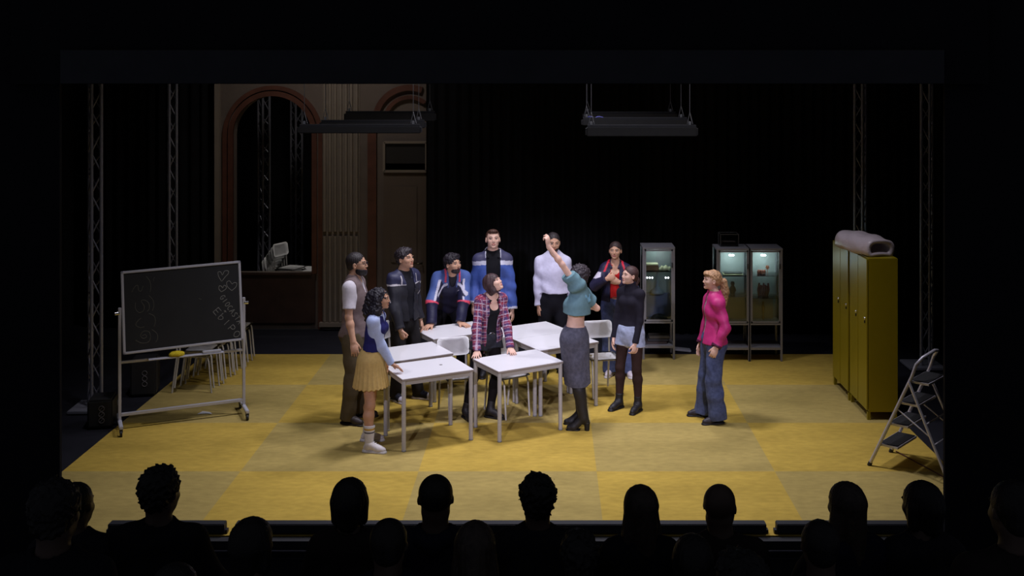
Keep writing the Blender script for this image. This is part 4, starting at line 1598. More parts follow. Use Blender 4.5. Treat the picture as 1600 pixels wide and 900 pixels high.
    # ---------------- body
    def torso_ops(s, q, add=0.0, k=0.03, bust=True):
        kk = s.k
        B = s.B
        f = s.f
        R = np.array([s.lf, s.bk, s.U])
        Rc = np.array([s.lfc, s.bkc, s.U])
        dep = (1, 0.72, 1)
        hipw = (0.150 if not f else 0.160) * kk * (0.6 + 0.4 * B)
        wst = (0.138 if not f else 0.115) * kk * B
        chw = (0.158 if not f else 0.135) * kk * B
        q.cone(s.P0 - s.U * 0.03 * kk, s.P0 + s.U * 0.03 * kk, hipw + add, hipw * 0.97 + add, k, R=R, scl=dep)
        q.cone(s.P0 + s.U * 0.03 * kk, s.waist, hipw * 0.93 + add, wst + add, k, R=R, scl=(1, 0.74, 1))
        q.cone(s.waist, s.chest, wst + add, chw + add, k, R=Rc, scl=(1, 0.72, 1))
        q.cone(s.chest, s.neck - s.U * 0.10 * kk, chw + add, chw * 0.86 + add, k, R=Rc, scl=(1, 0.68, 1))
        q.cone(s.sh[0] - s.lfc * 0.03, s.sh[1] + s.lfc * 0.03, 0.050 * kk + add, 0.050 * kk + add, 0.04)
        q.cone(s.neck - s.U * 0.05 * kk - s.bkc * 0.0, s.neck + s.U * 0.02 * kk, 0.080 * kk + add * 0.6, 0.055 * kk + add * 0.4, 0.04)
        for j in (0, 1):
            q.cone(s.neck - s.U * 0.012 * kk, s.sh[j], 0.040 * kk + add * 0.7, 0.050 * kk + add, 0.03)
        if f and bust:
            for sg in (1, -1):
                q.ell(s.chest + s.U * 0.03 * kk + s.lfc * 0.060 * kk * sg - s.bkc * 0.074 * kk, V(0.053, 0.046, 0.053) * kk + add * 0.35, 0.035)
        for sg in (1, -1):
            q.ell(s.P0 - s.U * 0.05 * kk + s.lf * 0.068 * kk * sg + s.bk * 0.058 * kk, V(0.078, 0.075, 0.085) * kk + add * 0.6, 0.03)
        return q

    def leg_ops(s, q, i, r=(0.088, 0.056, 0.058, 0.038), k=0.025):
        kk = s.k
        h, n, a = s.hip[i], s.knee[i], s.ank[i]
        q.cone(h, n, r[0] * kk, r[1] * kk, k)
        mid = n + (a - n) * 0.28 + V(0, 0.012 * kk, 0)
        q.cone(n, mid, r[1] * 0.96 * kk, r[2] * kk, k)
        q.cone(mid, a, r[2] * kk, r[3] * kk, k)

    def foot_ops(s, q, i, add=0.0, k=0.02):
        kk = s.k
        a, t = s.ank[i], s.toed[i]
        z0 = a[2] - 0.085 * kk
        heel = V(a[0], a[1], z0 + 0.035 * kk) - t * 0.035 * kk
        fl_ = s.footlift
        ball = V(a[0], a[1], z0 + 0.030 * kk - fl_) + t * 0.115 * kk
        toe_ = V(a[0], a[1], z0 + 0.024 * kk - fl_) + t * 0.165 * kk
        q.cone(a, heel, 0.038 * kk + add, 0.032 * kk + add, k)
        q.cone(a + t * 0.02, ball, 0.036 * kk + add, 0.034 * kk + add, k)
        q.cone(ball, toe_, 0.034 * kk + add, 0.026 * kk + add, k)

    def hand_ops(s, q, i):
        kk = s.k * (0.94 if s.f else 1.0)
        hd = s.hands[i]
        w = s.wri[i]
        fore = nrm(w - s.elb[i])
        d = nrm(s.dirl(hd['dir'])) if 'dir' in hd else nrm(fore + V(0, 0, -0.15))
        inward = V(-1, 0, 0) if i == 0 else V(1, 0, 0)
        n = s.dirl(hd['palm']) if 'palm' in hd else inward + V(0, 0.4, 0)
        n = nrm(n - d * float(n @ d))
        c = np.cross(d, n)
        th = -c if i == 0 else c
        curl = hd.get('curl', (18, 22, 15))
        spread = hd.get('spread', 0.12)
        R = np.array([th, n, d])
        q.cone(w - d * 0.01, w + d * 0.055 * kk, 0.026 * kk, 0.034 * kk, 0.02, R=R, scl=(1.0, 0.55, 1.0))
        q.cone(w + d * 0.055 * kk, w + d * 0.078 * kk, 0.036 * kk, 0.037 * kk, 0.014, R=R, scl=(1.0, 0.45, 1.0))
        for j, (off, ln) in enumerate(((0.030, 0.072), (0.010, 0.080), (-0.010, 0.074), (-0.029, 0.058))):
            cu = curl[j] if isinstance(curl[0], (tuple, list)) else curl
            p = w + (d * 0.088 + th * off) * kk
            ang = 0
            dd = nrm(d + th * off / 0.03 * spread)
            for seg, (fr, rr) in enumerate(((0.42, 0.0092), (0.32, 0.0086), (0.26, 0.0078))):
                ang += cu[seg]
                v = dd * math.cos(math.radians(ang)) + n * math.sin(math.radians(ang))
                p2 = p + v * ln * fr * kk
                q.cone(p, p2, rr * kk, rr * 0.93 * kk, 0.004 if seg else 0.006)
                p = p2
        tc = hd.get('thumb', (0.75, 0.55, 0.35))
        p = w + (d * 0.022 + th * 0.026) * kk
        v1 = nrm(d * tc[0] + th * tc[1] + n * tc[2])
        p2 = p + v1 * 0.040 * kk
        q.cone(p, p2, 0.014 * kk, 0.011 * kk, 0.010)
        v2 = nrm(v1 + d * 0.5 + n * 0.15)
        p3 = p2 + v2 * 0.034 * kk
        q.cone(p2, p3, 0.0105 * kk, 0.0085 * kk, 0.004)

    def arm_ops(s, q, i, r=(0.048, 0.038, 0.040, 0.026), k=0.02):
        kk = s.k * ((0.86 if s.f else 1.0))
        S, E, Wp = s.sh[i], s.elb[i], s.wri[i]
        q.cone(S, E, r[0] * kk, r[1] * kk, 0.035)
        m = E + (Wp - E) * 0.3
        q.cone(E, m, r[1] * 0.97 * kk, r[2] * kk, k)
        q.cone(m, Wp, r[2] * kk, r[3] * kk, k)

    def head_ops(s, q):
        kk = s.k * (0.96 if s.f else 1.0)
        Rh = s.Rh.T

        def E(c, r, k=0.012, op='u'):
            q.ell(s.H(*c), V(*r) * kk, k, op, Rh)
        if s.base > 0.009:
            E((0, 0.020, -0.050), (0.068, 0.062, 0.052), 0.03)
        # neck
        q.cone(s.neck - s.U * 0.01, s.H(0, 0.022, -0.055), (0.062 if not s.f else 0.047) * kk, (0.060 if not s.f else 0.045) * kk, 0.02)
        E((0, 0.014, 0.030), (0.080, 0.095, 0.086), 0.01)
        E((0, -0.028, -0.022), (0.068, 0.062, 0.076), 0.03)
        E((0, -0.030, -0.066), (0.052 if s.f else 0.059, 0.052, 0.045), 0.02)
        E((0, -0.072, -0.096), (0.022, 0.018, 0.017), 0.02)                      # chin
        for sg in (1, -1):
            E((0.040 * sg, -0.058, -0.028), (0.024, 0.024, 0.022), 0.02)         # cheek
            E((0.030 * sg, -0.081, 0.020), (0.026, 0.011, 0.009), 0.014)         # brow ridge
            E((0.031 * sg, -0.098, -0.001), (0.018, 0.014, 0.010), 0.010, 's')   # socket
            if s.base > 0.009:
                E((0.080 * sg, 0.008, -0.002), (0.009, 0.016, 0.024), 0.012)
                continue
            E((0.082 * sg, 0.008, -0.010), (0.010, 0.019, 0.031), 0.006)         # ear
            E((0.088 * sg, 0.000, -0.008), (0.006, 0.008, 0.016), 0.004, 's')
        q.cone(s.H(0, -0.086, 0.008), s.H(0, -0.1015, -0.030), 0.0075 * kk, 0.0105 * kk, 0.010)   # nose
        for sg in (1, -1):
            E((0.009 * sg, -0.092, -0.036), (0.008, 0.010, 0.007), 0.006)
        E((0, -0.0865, -0.060), (0.022, 0.011, 0.0055), 0.006)                     # lips
        E((0, -0.0850, -0.070), (0.019, 0.011, 0.0065), 0.006)
        E((0, -0.0985, -0.0648), (0.019, 0.006, 0.0016), 0.002, 's')

    def body(s, legs_skin=None, faceonly=False, brow=(0.03, 0.02, 0.015), lip=None, arms=True, legs=True, bust=True, extra=None):
        q = SDF()
        s.torso_ops(q, bust=bust)
        for i in (0, 1):
            if legs:
                s.leg_ops(q, i)
                s.foot_ops(q, i, add=-0.006)
            if arms:
                s.arm_ops(q, i)
                s.hand_ops(q, i)
        s.head_ops(q)
        if s.base < 0.009:
            fx = [(s.Hc[0] - 0.10, s.Hc[0] + 0.10, 0.004)]
            fy = [(s.Hc[1] - 0.13, s.Hc[1] + 0.10, 0.004)]
            fz = [(s.Hc[2] - 0.13, s.Hc[2] + 0.06, 0.0036)]
            for i in (0, 1):
                d = s.wri[i] + (s.wri[i] - s.elb[i]) * 0.35
                fx.append((d[0] - 0.09, d[0] + 0.09, 0.005))
                fy.append((d[1] - 0.09, d[1] + 0.09, 0.005))
                fz.append((d[2] - 0.10, d[2] + 0.10, 0.005))
        else:
            fx, fy, fz = [], [], []
        P, Q = q.mesh(s.base, (fx, fy, fz))
        col = np.tile(s.skin, (len(P), 1))
        L = (P - s.Hc) @ s.Rh / (s.k * (0.96 if s.f else 1.0))      # head local
        near = (np.abs(L) < 0.14).all(1)
        lipc = np.array(lip) if lip is not None else s.skin * V(0.82, 0.58, 0.60)
        m = near & (np.abs(L[:, 0]) < 0.022) & (L[:, 2] < -0.054) & (L[:, 2] > -0.077) & (L[:, 1] < -0.083)
        col[m] = lipc
        for sg in (1, -1):
            m = near & (np.abs(L[:, 0] - 0.032 * sg) < 0.020) & (np.abs(L[:, 2] - 0.0235 - 0.003 * (1 - np.abs(L[:, 0] * sg - 0.034) / 0.02)) < 0.0042) & (L[:, 1] < -0.05)
            col[m] = brow
        if extra is not None:
            extra(P, L, near, col)
        o = np_mesh('body', P, Q, SKIN, s.root, col)
        s.bodyobj = o
        if s.base < 0.009:
            for sg in (1, -1):
                mb = MB()
                r_ = bmesh.ops.create_uvsphere(mb.bm, u_segments=16, v_segments=10, radius=0.0118 * s.k)
                c = s.H(0.031 * sg, -0.0755, 0.0005)
                fw = s.Rh @ V(0, -1, 0)
                for f in mb.bm.faces:
                    f.smooth = True
                bmesh.ops.translate(mb.bm, verts=r_['verts'], vec=Vector(c))
                e = mb.build('eye', EYEM, s.root)
                me = e.data
                at = me.color_attributes.new('Col', 'FLOAT_COLOR', 'POINT')
                for vi, v in enumerate(me.vertices):
                    dd = nrm(np.array(v.co) - c)
                    t = float(dd @ fw)
                    cc = (0.02, 0.012, 0.01) if t > 0.88 else (0.36, 0.33, 0.33)
                    at.data[vi].color = (*cc, 1)
        return o

    # ---------------- garments
    def garment(s, name, q, m, colf, base=0.0075, fine=((), (), ()), label=None):
        P, Q = q.mesh(base if s.base < 0.009 else 0.013, fine)
        if callable(colf):
            col = colf(P)
        else:
            col = np.tile(np.array(colf), (len(P), 1))
        o = np_mesh(name, P, Q, m, s.root, col)
        if label:
            o['label'] = label
        return o

    def arm_param(s, P, i):
        """distance from arm axis and running length 0..1 shoulder-elbow, 1..2 elbow-wrist"""
        out_d = np.full(len(P), 9.0)
        out_t = np.zeros(len(P))
        for k_, (a, b) in enumerate(((s.sh[i], s.elb[i]), (s.elb[i], s.wri[i]))):
            ba = b - a
            t = np.clip((P - a) @ ba / (ba @ ba), 0, 1)
            d = np.linalg.norm(P - a - t[:, None] * ba, axis=1)
            m = d < out_d
            out_d[m] = d[m]
            out_t[m] = t[m] + k_
        return out_d, out_t

    def top(s, name, m, colf, add=0.014, hem=0.06, sleeve='long', sr=(0.060, 0.048, 0.040), end=0.0, neck='crew', fold=0.0035, seed=0.0, open_w=None, loose=0.0,
            hem_dir=None, collar=None, shade=None, bust=True, cuff=True, label=None, vdepth=0.10, bomber=False):
        """hem: height above (+) or below (-) pelvis centre along the spine"""
        kk = s.k
        q = SDF()
        s.torso_ops(q, add + loose, 0.03, bust)
        if hem < 0.02:
            q.cone(s.P0 - s.U * 0.02, s.P0 + s.U * (hem - 0.03), (0.158 if not s.f else 0.166) * kk + add, (0.16 if not s.f else 0.17) * kk + add + loose, 0.03, R=np.array([s.lf, s.bk, s.U]), scl=(1, 0.74, 1))
        if loose:
            q.cone(s.P0 + s.U * max(hem, 0.0), s.chest, (0.148 + loose) * kk + add, (0.145 + loose) * kk, 0.04, R=np.array([s.lf, s.bk, s.U]), scl=(1, 0.78, 1))
        hn = -s.U if hem_dir is None else nrm(-s.U + V(*hem_dir))
        q.half(s.P0 + s.U * hem * kk, hn)
        if bomber:
            q.cone(s.P0 + s.U * (hem * kk + 0.02), s.P0 + s.U * (hem * kk + 0.045), 0.150 * kk + add, 0.150 * kk + add, 0.008, R=np.array([s.lf, s.bk, s.U]), scl=(1, 0.76, 1), flat=True, flata=True)
        if sleeve:
            for i in (0, 1):
                S, E, Wp = s.sh[i], s.elb[i], s.wri[i]
                fk = 0.9 if s.f else 1.0
                r0, r1, r2 = [r * kk * fk for r in sr]
                if sleeve == 'long':
                    q.cone(S, E, r0, r1, 0.035)
                    e2 = E + (Wp - E) * (0.97 - end)
                    q.cone(E, e2, r1, r2, 0.02, flat=True)
                    if cuff:
                        d = nrm(Wp - E)
                        q.cone(e2 - d * 0.03, e2, r2 * 1.06, r2 * 1.02, 0.004, flat=True, flata=True)
                else:
                    e2 = S + (E - S) * sleeve
                    q.cone(S, e2, r0, r1, 0.035, flat=True)
        if not sleeve and add > 0.015:
            for i, sg in ((0, 1), (1, -1)):
                q.half(s.sh[i] - s.lfc * sg * 0.008 * kk, s.lfc * sg + s.U * 0.12)
        if fold:
            q.disp(folds(seed=seed), fold)
        # neck opening
        nk = s.neck
        fw = -s.bkc
        if neck == 'v':
            q.cone(nk + s.U * 0.06 + fw * 0.08, nk - s.U * vdepth * kk + fw * 0.12 * kk, 0.062 * kk, 0.012 * kk, 0.004, 's')
            q.cone(nk + s.U * 0.01, nk + s.U * 0.1, 0.052 * kk, 0.07 * kk, 0.004, 's')
        elif neck == 'crew':
            q.cone(nk + s.U * 0.014 * kk, nk + s.U * 0.1, 0.060 * kk, 0.085 * kk, 0.006, 's')
        elif neck == 'wide':
            q.cone(nk - s.U * 0.012 * kk + fw * 0.015, nk + s.U * 0.1 + fw * 0.03, 0.082 * kk, 0.10 * kk, 0.008, 's')
            q.ell(nk - s.U * 0.05 * kk + fw * 0.10 * kk, V(0.055, 0.06, 0.055) * kk, 0.01, 's')
        elif neck == 'scoop':
            q.cone(nk - s.U * 0.005 * kk + fw * 0.01, nk + s.U * 0.1 + fw * 0.03, 0.075 * kk, 0.09 * kk, 0.008, 's')
            q.ell(nk - s.U * 0.085 * kk + fw * 0.11 * kk, V(0.058, 0.07, 0.062) * kk, 0.008, 's')
        elif neck == 'turtle':
            q.cone(nk + s.U * 0.0, s.H(0, 0.02, -0.088), 0.062 * kk, 0.053 * kk, 0.012, flat=True)
        if open_w is not None:
            w0, w1 = open_w                       # half width at neck, at hem
            R = np.array([s.lfc, s.bkc, s.U])
            for zz in np.linspace(hem - 0.04, 0.56, 12):
                f_ = (zz - hem) / (0.56 - hem)
                hw = (w1 + (w0 - w1) * max(0, min(1, f_))) * kk
                c = s.P0 + s.U * zz * kk - s.bkc * 0.20 * kk
                q.box(c, V(hw, 0.16 * kk, 0.040 * kk), 0.002, 's', R)
        if collar:
            for sg in (1, -1):
                q.cone(nk + s.bkc * 0.052 * kk + s.U * 0.022 * kk, nk + s.lfc * 0.062 * sg * kk + s.U * 0.018 * kk - s.bkc * 0.01, collar, collar, 0.006)
                q.cone(nk + s.lfc * 0.062 * sg * kk + s.U * 0.018 * kk - s.bkc * 0.01, nk + s.lfc * 0.045 * sg * kk - s.U * 0.065 * kk - s.bkc * 0.085 * kk, collar, collar * 0.8, 0.006)
        return s.garment(name, q, m, colf, label=label)

    def hood(s, m, col, r=0.026):
        kk = s.k
        q = SDF()
        nk = s.neck
        for sg in (1, -1):
            pts = [nk + s.bkc * 0.105 * kk - s.U * 0.015, nk + s.bkc * 0.07 * kk + s.lfc * 0.06 * sg * kk + s.U * 0.005, nk + s.lfc * 0.085 * sg * kk + s.U * 0.008 - s.bkc * 0.02 * kk,
                   nk + s.lfc * 0.062 * sg * kk - s.U * 0.05 * kk - s.bkc * 0.095 * kk]
            for a, b, ra, rb in zip(pts, pts[1:], (r * 1.5, r * 1.25, r * 0.95), (r * 1.25, r * 0.95, r * 0.55)):
                q.cone(a, b, ra, rb, 0.02)
        q.disp(folds(30, 30, 40, 1.0), 0.003)
        return s.garment('hood', q, m, col)

    def trousers(s, m, colf, r=(0.100, 0.074, 0.070, 0.066), top=0.08, end=0.0, fold=0.004, seed=0.0, name='trousers', label=None, flare=None):
        kk = s.k
        q = SDF()
        hipw = (0.150 if not s.f else 0.160) * kk * (0.6 + 0.4 * s.B)
        R = np.array([s.lf, s.bk, s.U])
        q.cone(s.P0 - s.U * 0.04 * kk, s.P0 + s.U * 0.02 * kk, hipw + 0.010, hipw + 0.008, 0.02, R=R, scl=(1, 0.74, 1))
        q.cone(s.P0 + s.U * 0.02 * kk, s.P0 + s.U * (top + 0.03) * kk, hipw + 0.006, (0.140 if not s.f else 0.128) * kk + 0.006, 0.02, R=R, scl=(1, 0.76, 1))
        for sg in (1, -1):
            q.ell(s.P0 - s.U * 0.05 * kk + s.lf * 0.068 * kk * sg + s.bk * 0.058 * kk, V(0.084, 0.081, 0.09) * kk + 0.006, 0.03)
        q.half(s.P0 + s.U * top * kk, s.U)
        for i in (0, 1):
            h, n, a = s.hip[i], s.knee[i], s.ank[i]
            e2 = a + (n - a) * end - V(0, 0, 0.035 * kk if end == 0 else 0)
            q.cone(h, n, r[0] * kk, r[1] * kk, 0.03)
            mid = n + (e2 - n) * 0.4
            q.cone(n, mid, r[1] * kk, r[2] * kk, 0.02)
            q.cone(mid, e2, r[2] * kk, r[3] * kk, 0.02, flat=True)
        if fold:
            q.disp(folds(14, 14, 24, seed), fold)
        return s.garment(name, q, m, colf, label=label)

    def shorts(s, m, colf, frac=0.36, r=(0.112, 0.115), top=0.09, fold=0.004, seed=0.0, name='shorts'):
        kk = s.k
        q = SDF()
        hipw = 0.160 * kk
        R = np.array([s.lf, s.bk, s.U])
        q.cone(s.P0 - s.U * 0.04 * kk, s.P0 + s.U * 0.02 * kk, hipw + 0.012, hipw + 0.010, 0.02, R=R, scl=(1, 0.76, 1))
        q.cone(s.P0 + s.U * 0.02 * kk, s.P0 + s.U * (top + 0.03) * kk, hipw + 0.008, 0.124 * kk + 0.008, 0.02, R=R, scl=(1, 0.78, 1))
        for sg in (1, -1):
            q.ell(s.P0 - s.U * 0.05 * kk + s.lf * 0.068 * kk * sg + s.bk * 0.058 * kk, V(0.084, 0.081, 0.09) * kk + 0.006, 0.03)
        q.half(s.P0 + s.U * top * kk, s.U)
        for i in (0, 1):
            h, n = s.hip[i], s.knee[i]
            q.cone(h, h + (n - h) * frac, r[0] * kk, r[1] * kk, 0.012, flat=True)
        q.disp(folds(20, 20, 30, seed), fold)
        return s.garment(name, q, m, colf)

    def skirt(s, m, colf, z1, r1, top=0.09, pleats=0, amp=0.0, name='skirt', r0=None, slim=0.74, seed=0.0, tight=0.0):
        kk = s.k
        q = SDF()
        R = np.array([s.lf, s.bk, s.U])
        hipw = 0.160 * kk + 0.014
        q.cone(s.P0 - s.U * 0.05 * kk, s.P0 + s.U * 0.02 * kk, hipw, hipw * 0.98, 0.02, R=R, scl=(1, 0.8, 1))
        q.cone(s.P0 + s.U * 0.02 * kk, s.P0 + s.U * (top + 0.03) * kk, hipw * 0.96, 0.122 * kk + 0.008, 0.02, R=R, scl=(1, 0.78, 1))
        mid = (s.knee[0] + s.knee[1]) / 2
        c1 = s.P0 + (mid - s.P0) * ((s.P0[2] - z1) / (s.P0[2] - mid[2]))
        q.half(s.P0 + s.U * top * kk, s.U)
        q.cone(s.P0 - s.U * 0.03, c1, hipw, r1, 0.03, R=np.array([[1, 0, 0], [0, 1, 0], [0, 0, 1.0]]), scl=(1, slim, 1), flat=True)
        if tight:
            for i in (0, 1):
                q.cone(s.hip[i], s.knee[i], 0.088 * kk + tight, 0.057 * kk + tight, 0.05)
                q.cone(s.knee[i], s.knee[i] + (s.ank[i] - s.knee[i]) * 0.25, 0.057 * kk + tight, 0.058 * kk + tight, 0.05)
        if pleats:
            cx, cy = s.P0[0], s.P0[1]

            def pf(x, y, z):
                a = np.arctan2(x - cx, y - cy)
                g = np.clip((s.P0[2] + 0.03 - z) / 0.25, 0, 1)
                return g * (np.abs(((a * pleats / (2 * PI)) % 1.0) - 0.5) * 2 - 0.5)
            q.disp(pf, amp)
        else:
            q.disp(folds(10, 10, 14, seed), 0.004)
        q.half(c1, V(0, 0, -1))
        return s.garment(name, q, m, colf, base=0.006)

    def belt(s, col, z=0.085, m=None):
        kk = s.k
        R = np.array([s.lf, s.bk, s.U])
        q = SDF()
        r = (0.139 if not s.f else 0.131) * kk + 0.012
        c = s.P0 + s.U * z * kk
        q.cone(c - s.U * 0.017, c + s.U * 0.017, r, r, 0.002, R=R, scl=(1, 0.77, 1), flat=True, flata=True)
        o = s.garment('belt', q, m or LEATHER, col, base=0.006)
        mb = MB()
        b = c - s.bk * (r * 0.77 + 0.004)
        pts = [b + s.lf * x + s.U * zz for x, zz in ((-0.024, -0.018), (0.024, -0.018), (0.024, 0.018), (-0.024, 0.018))]
        mb.tube([Vector(p) for p in pts], 0.004, n=6, closed=True)
        mb.build('buckle', CHROME, o)
        return o

    def shoes(s, kind, col, sole=(0.02, 0.02, 0.02), m=None, top=0.10, soleh=0.02, name=None, heel=0.0, stripe=None):
        kk = s.k
        for i in (0, 1):
            a, t = s.ank[i], s.toed[i]
            q = SDF()
            z0 = a[2] - 0.085 * kk - heel
            sd = np.cross(V(0, 0, 1), t)
            R = np.array([sd, t, V(0, 0, 1)])
            add = 0.010
            hl = V(a[0], a[1], z0 + 0.045 * kk + heel) - t * 0.03 * kk
            bl = V(a[0], a[1], z0 + 0.038 * kk) + t * 0.115 * kk
            te = V(a[0], a[1], z0 + 0.032 * kk) + t * 0.165 * kk
            q.cone(a + V(0, 0, 0.0), hl, 0.044 * kk, 0.038 * kk, 0.02)
            q.cone(a + t * 0.015 - V(0, 0, 0.01), bl, 0.044 * kk, 0.040 * kk, 0.025)
            q.cone(bl, te, 0.040 * kk, 0.031 * kk, 0.02)
            if kind in ('boot', 'tall'):
                tp = a + (s.knee[i] - a) * top
                r1 = 0.050 * kk if kind == 'boot' else 0.070 * kk
                if kind == 'tall':
                    mm = s.knee[i] + (a - s.knee[i]) * 0.28 + V(0, 0.012 * kk, 0)
                    q.cone(a, mm, 0.047 * kk, 0.068 * kk, 0.02)
                q.cone(a, tp, 0.047 * kk, r1, 0.02, flat=True)
                q.disp(folds(20, 20, 45, i), 0.0025)
            else:
                q.cone(a - V(0, 0, 0.02), a + V(0, 0, 0.012), 0.047 * kk, 0.045 * kk, 0.01, flat=True)
            if not heel:
                q.half(V(0, 0, z0 + soleh * 0.6), V(0, 0, -1))
            so = SDF()
            # sole as stretched rounded slab
            so.cone(V(a[0], a[1], z0) - t * 0.035 * kk, V(a[0], a[1], z0) + t * 0.165 * kk, 0.046 * kk, 0.042 * kk, 0.003)
            if heel:
                so = SDF()
                so.cone(V(a[0], a[1], z0 + 0.012) + t * 0.08 * kk, V(a[0], a[1], z0 + 0.010) + t * 0.17 * kk, 0.040 * kk, 0.033 * kk, 0.003)
                so.half(V(0, 0, z0 + 0.018), V(0, 0, 1))
                so.half(V(0, 0, z0), V(0, 0, -1))
                so.cone(V(a[0], a[1], z0) - t * 0.035 * kk, V(a[0], a[1], z0 + heel + 0.035) - t * 0.035 * kk, 0.026, 0.034, 0.006, flat=True, flata=True)
            else:
                so.half(V(0, 0, z0 + soleh), V(0, 0, 1))
                so.half(V(0, 0, z0 + 0.001), V(0, 0, -1))
            # orient the shoe group: upper + sole as child
            P, Q = q.mesh(0.006)
            c_ = np.tile(np.array(col), (len(P), 1))
            if stripe is not None:
                c_ = stripe(P, a, t, c_)
            o = np_mesh(name or ('shoe' if kind == 'shoe' else 'boot'), P, Q, m or LEATHER, s.root, c_)
            P, Q = so.mesh(0.005)
            np_mesh('sole', P, Q, m or LEATHER, o, np.tile(np.array(sole), (len(P), 1)))
            if kind in ('shoe', 'boot'):
                mb = MB()
                for g in range(4):
                    f_ = 0.035 + 0.022 * g
                    c = a + t * f_ * kk + V(0, 0, 0.036 * kk - 0.020 * g * 0.62 * kk)
                    mb.tube([Vector(c - sd * 0.020), Vector(c + V(0, 0, 0.006)), Vector(c + sd * 0.020)], 0.003, n=5)
                lc = mb.build('laces', MATS.get('lace_' + name_of(col)) or mat('lace_' + name_of(col), tuple(min(1, c * 1.6 + 0.02) for c in col), 0.8), o)

    def hair(s, style, col, seed=0.0, fringe=0.0):
        kk = s.k * (0.96 if s.f else 1.0)
        Rh = s.Rh.T
        q = SDF()

        def E(c, r, k=0.012, op='u'):
            q.ell(s.H(*c), V(*r) * kk, k, op, Rh)

        def K(a, b, ra, rb, k=0.02, op='u'):
            q.cone(s.H(*a), s.H(*b), ra * kk, rb * kk, k, op)
        if style == 'short':
            E((0, 0.020, 0.036), (0.086, 0.099, 0.090))
            E((0, 0.055, -0.02), (0.066, 0.054, 0.055), 0.02)
            q.disp(strands(160, seed), 0.0022)
            E((0, -0.110, -0.020), (0.067, 0.088, 0.094), 0.006, 's')
            for sg in (1, -1):
                E((0.092 * sg, 0.0, -0.034), (0.030, 0.034, 0.048), 0.004, 's')
            q.half(s.H(0, 0.03, -0.072), s.Rh @ V(0, 0, -1))
        elif style == 'curly':
            E((0, 0.022, 0.046), (0.096, 0.106, 0.096))
            E((0, 0.055, -0.01), (0.074, 0.060, 0.066), 0.02)
            E((0.02, -0.050, 0.088), (0.050, 0.042, 0.034), 0.02)
            q.disp(lumps(85, seed), 0.008 if s.base < 0.009 else 0.014)
            E((0, -0.120, -0.026), (0.066, 0.086, 0.088), 0.006, 's')
            for sg in (1, -1):
                E((0.090 * sg, -0.004, -0.034), (0.030, 0.034, 0.046), 0.004, 's')
            q.half(s.H(0, 0.03, -0.080), s.Rh @ V(0, 0, -1))
        elif style == 'quiff':
            E((0, 0.022, 0.034), (0.084, 0.097, 0.086))
            E((0, 0.055, -0.02), (0.064, 0.052, 0.052), 0.02)
            E((0, -0.038, 0.088), (0.058, 0.055, 0.030), 0.015)
            q.disp(strands(120, seed), 0.003)
            E((0, -0.118, -0.020), (0.067, 0.084, 0.090), 0.006, 's')
            for sg in (1, -1):
                E((0.092 * sg, 0.0, -0.034), (0.030, 0.036, 0.048), 0.004, 's')
            q.half(s.H(0, 0.03, -0.062), s.Rh @ V(0, 0, -1))
        elif style == 'bob':
            E((0, 0.022, 0.030), (0.096, 0.112, 0.102))
            for sg in (1, -1):
                K((0.060 * sg, 0.020, 0.0), (0.064 * sg, 0.015, -0.090), 0.046, 0.036)
            K((0, 0.070, 0.0), (0, 0.070, -0.090), 0.074, 0.056)
            q.disp(strands(150, seed), 0.003)
            E((0, -0.105, -0.045), (0.058, 0.078, 0.082 - fringe), 0.006, 's')
            q.half(s.H(0, 0, -0.115), s.Rh @ V(0, -0.15, -1))
        elif style == 'longcurly':
            E((0, 0.025, 0.036), (0.094, 0.108, 0.094))
            for sg in (1, -1):
                K((0.062 * sg, 0.024, 0.02), (0.085 * sg, 0.045, -0.12), 0.050, 0.068)
                K((0.085 * sg, 0.045, -0.12), (0.080 * sg, 0.065, -0.23), 0.068, 0.050)
            K((0, 0.080, 0.02), (0, 0.115, -0.14), 0.090, 0.095)
            K((0, 0.115, -0.14), (0, 0.12, -0.24), 0.095, 0.065)
            q.disp(lumps(80, seed), 0.011)
            E((0, -0.118, -0.040), (0.060, 0.088, 0.092), 0.006, 's')
        elif style == 'messy':
            E((0, 0.025, 0.034), (0.100, 0.114, 0.100))
            for sg in (1, -1):
                K((0.055 * sg, 0.030, 0.02), (0.064 * sg, 0.045, -0.075), 0.046, 0.040)
            K((0, 0.065, 0.0), (0, 0.075, -0.105), 0.070, 0.045)
            q.disp(lumps(75, seed), 0.010)
            E((0, -0.115, -0.040), (0.060, 0.082, 0.085), 0.006, 's')
        elif style == 'tied':
            E((0, 0.020, 0.034), (0.088, 0.102, 0.092))
            E((0, 0.055, -0.02), (0.070, 0.056, 0.060), 0.02)
            q.disp(strands(170, seed), 0.0012)
            E((0, -0.116, -0.026), (0.066, 0.088, 0.100), 0.004, 's')
            for sg in (1, -1):
                E((0.092 * sg, -0.002, -0.034), (0.026, 0.032, 0.046), 0.004, 's')
            K((0, 0.105, -0.01), (0.0, 0.135, -0.05), 0.024, 0.028, 0.015)
            K((0, 0.135, -0.05), (0.0, 0.12, -0.16), 0.028, 0.014, 0.015)
        elif style == 'pony':
            E((0, 0.020, 0.036), (0.087, 0.102, 0.091))
            E((0, 0.055, -0.02), (0.068, 0.056, 0.055), 0.02)
            E((0, -0.060, 0.072), (0.056, 0.050, 0.038), 0.015)
            q.disp(strands(150, seed), 0.002)
            E((0, -0.118, -0.045), (0.064, 0.082, 0.092), 0.006, 's')
            for sg in (1, -1):
                E((0.092 * sg, -0.002, -0.034), (0.026, 0.032, 0.046), 0.004, 's')
            K((0, 0.112, -0.005), (0.0, 0.150, -0.01), 0.024, 0.040, 0.012)
            K((0, 0.150, -0.01), (0.0, 0.175, -0.13), 0.044, 0.056, 0.015)
            K((0, 0.175, -0.13), (0.0, 0.165, -0.28), 0.056, 0.050, 0.015)
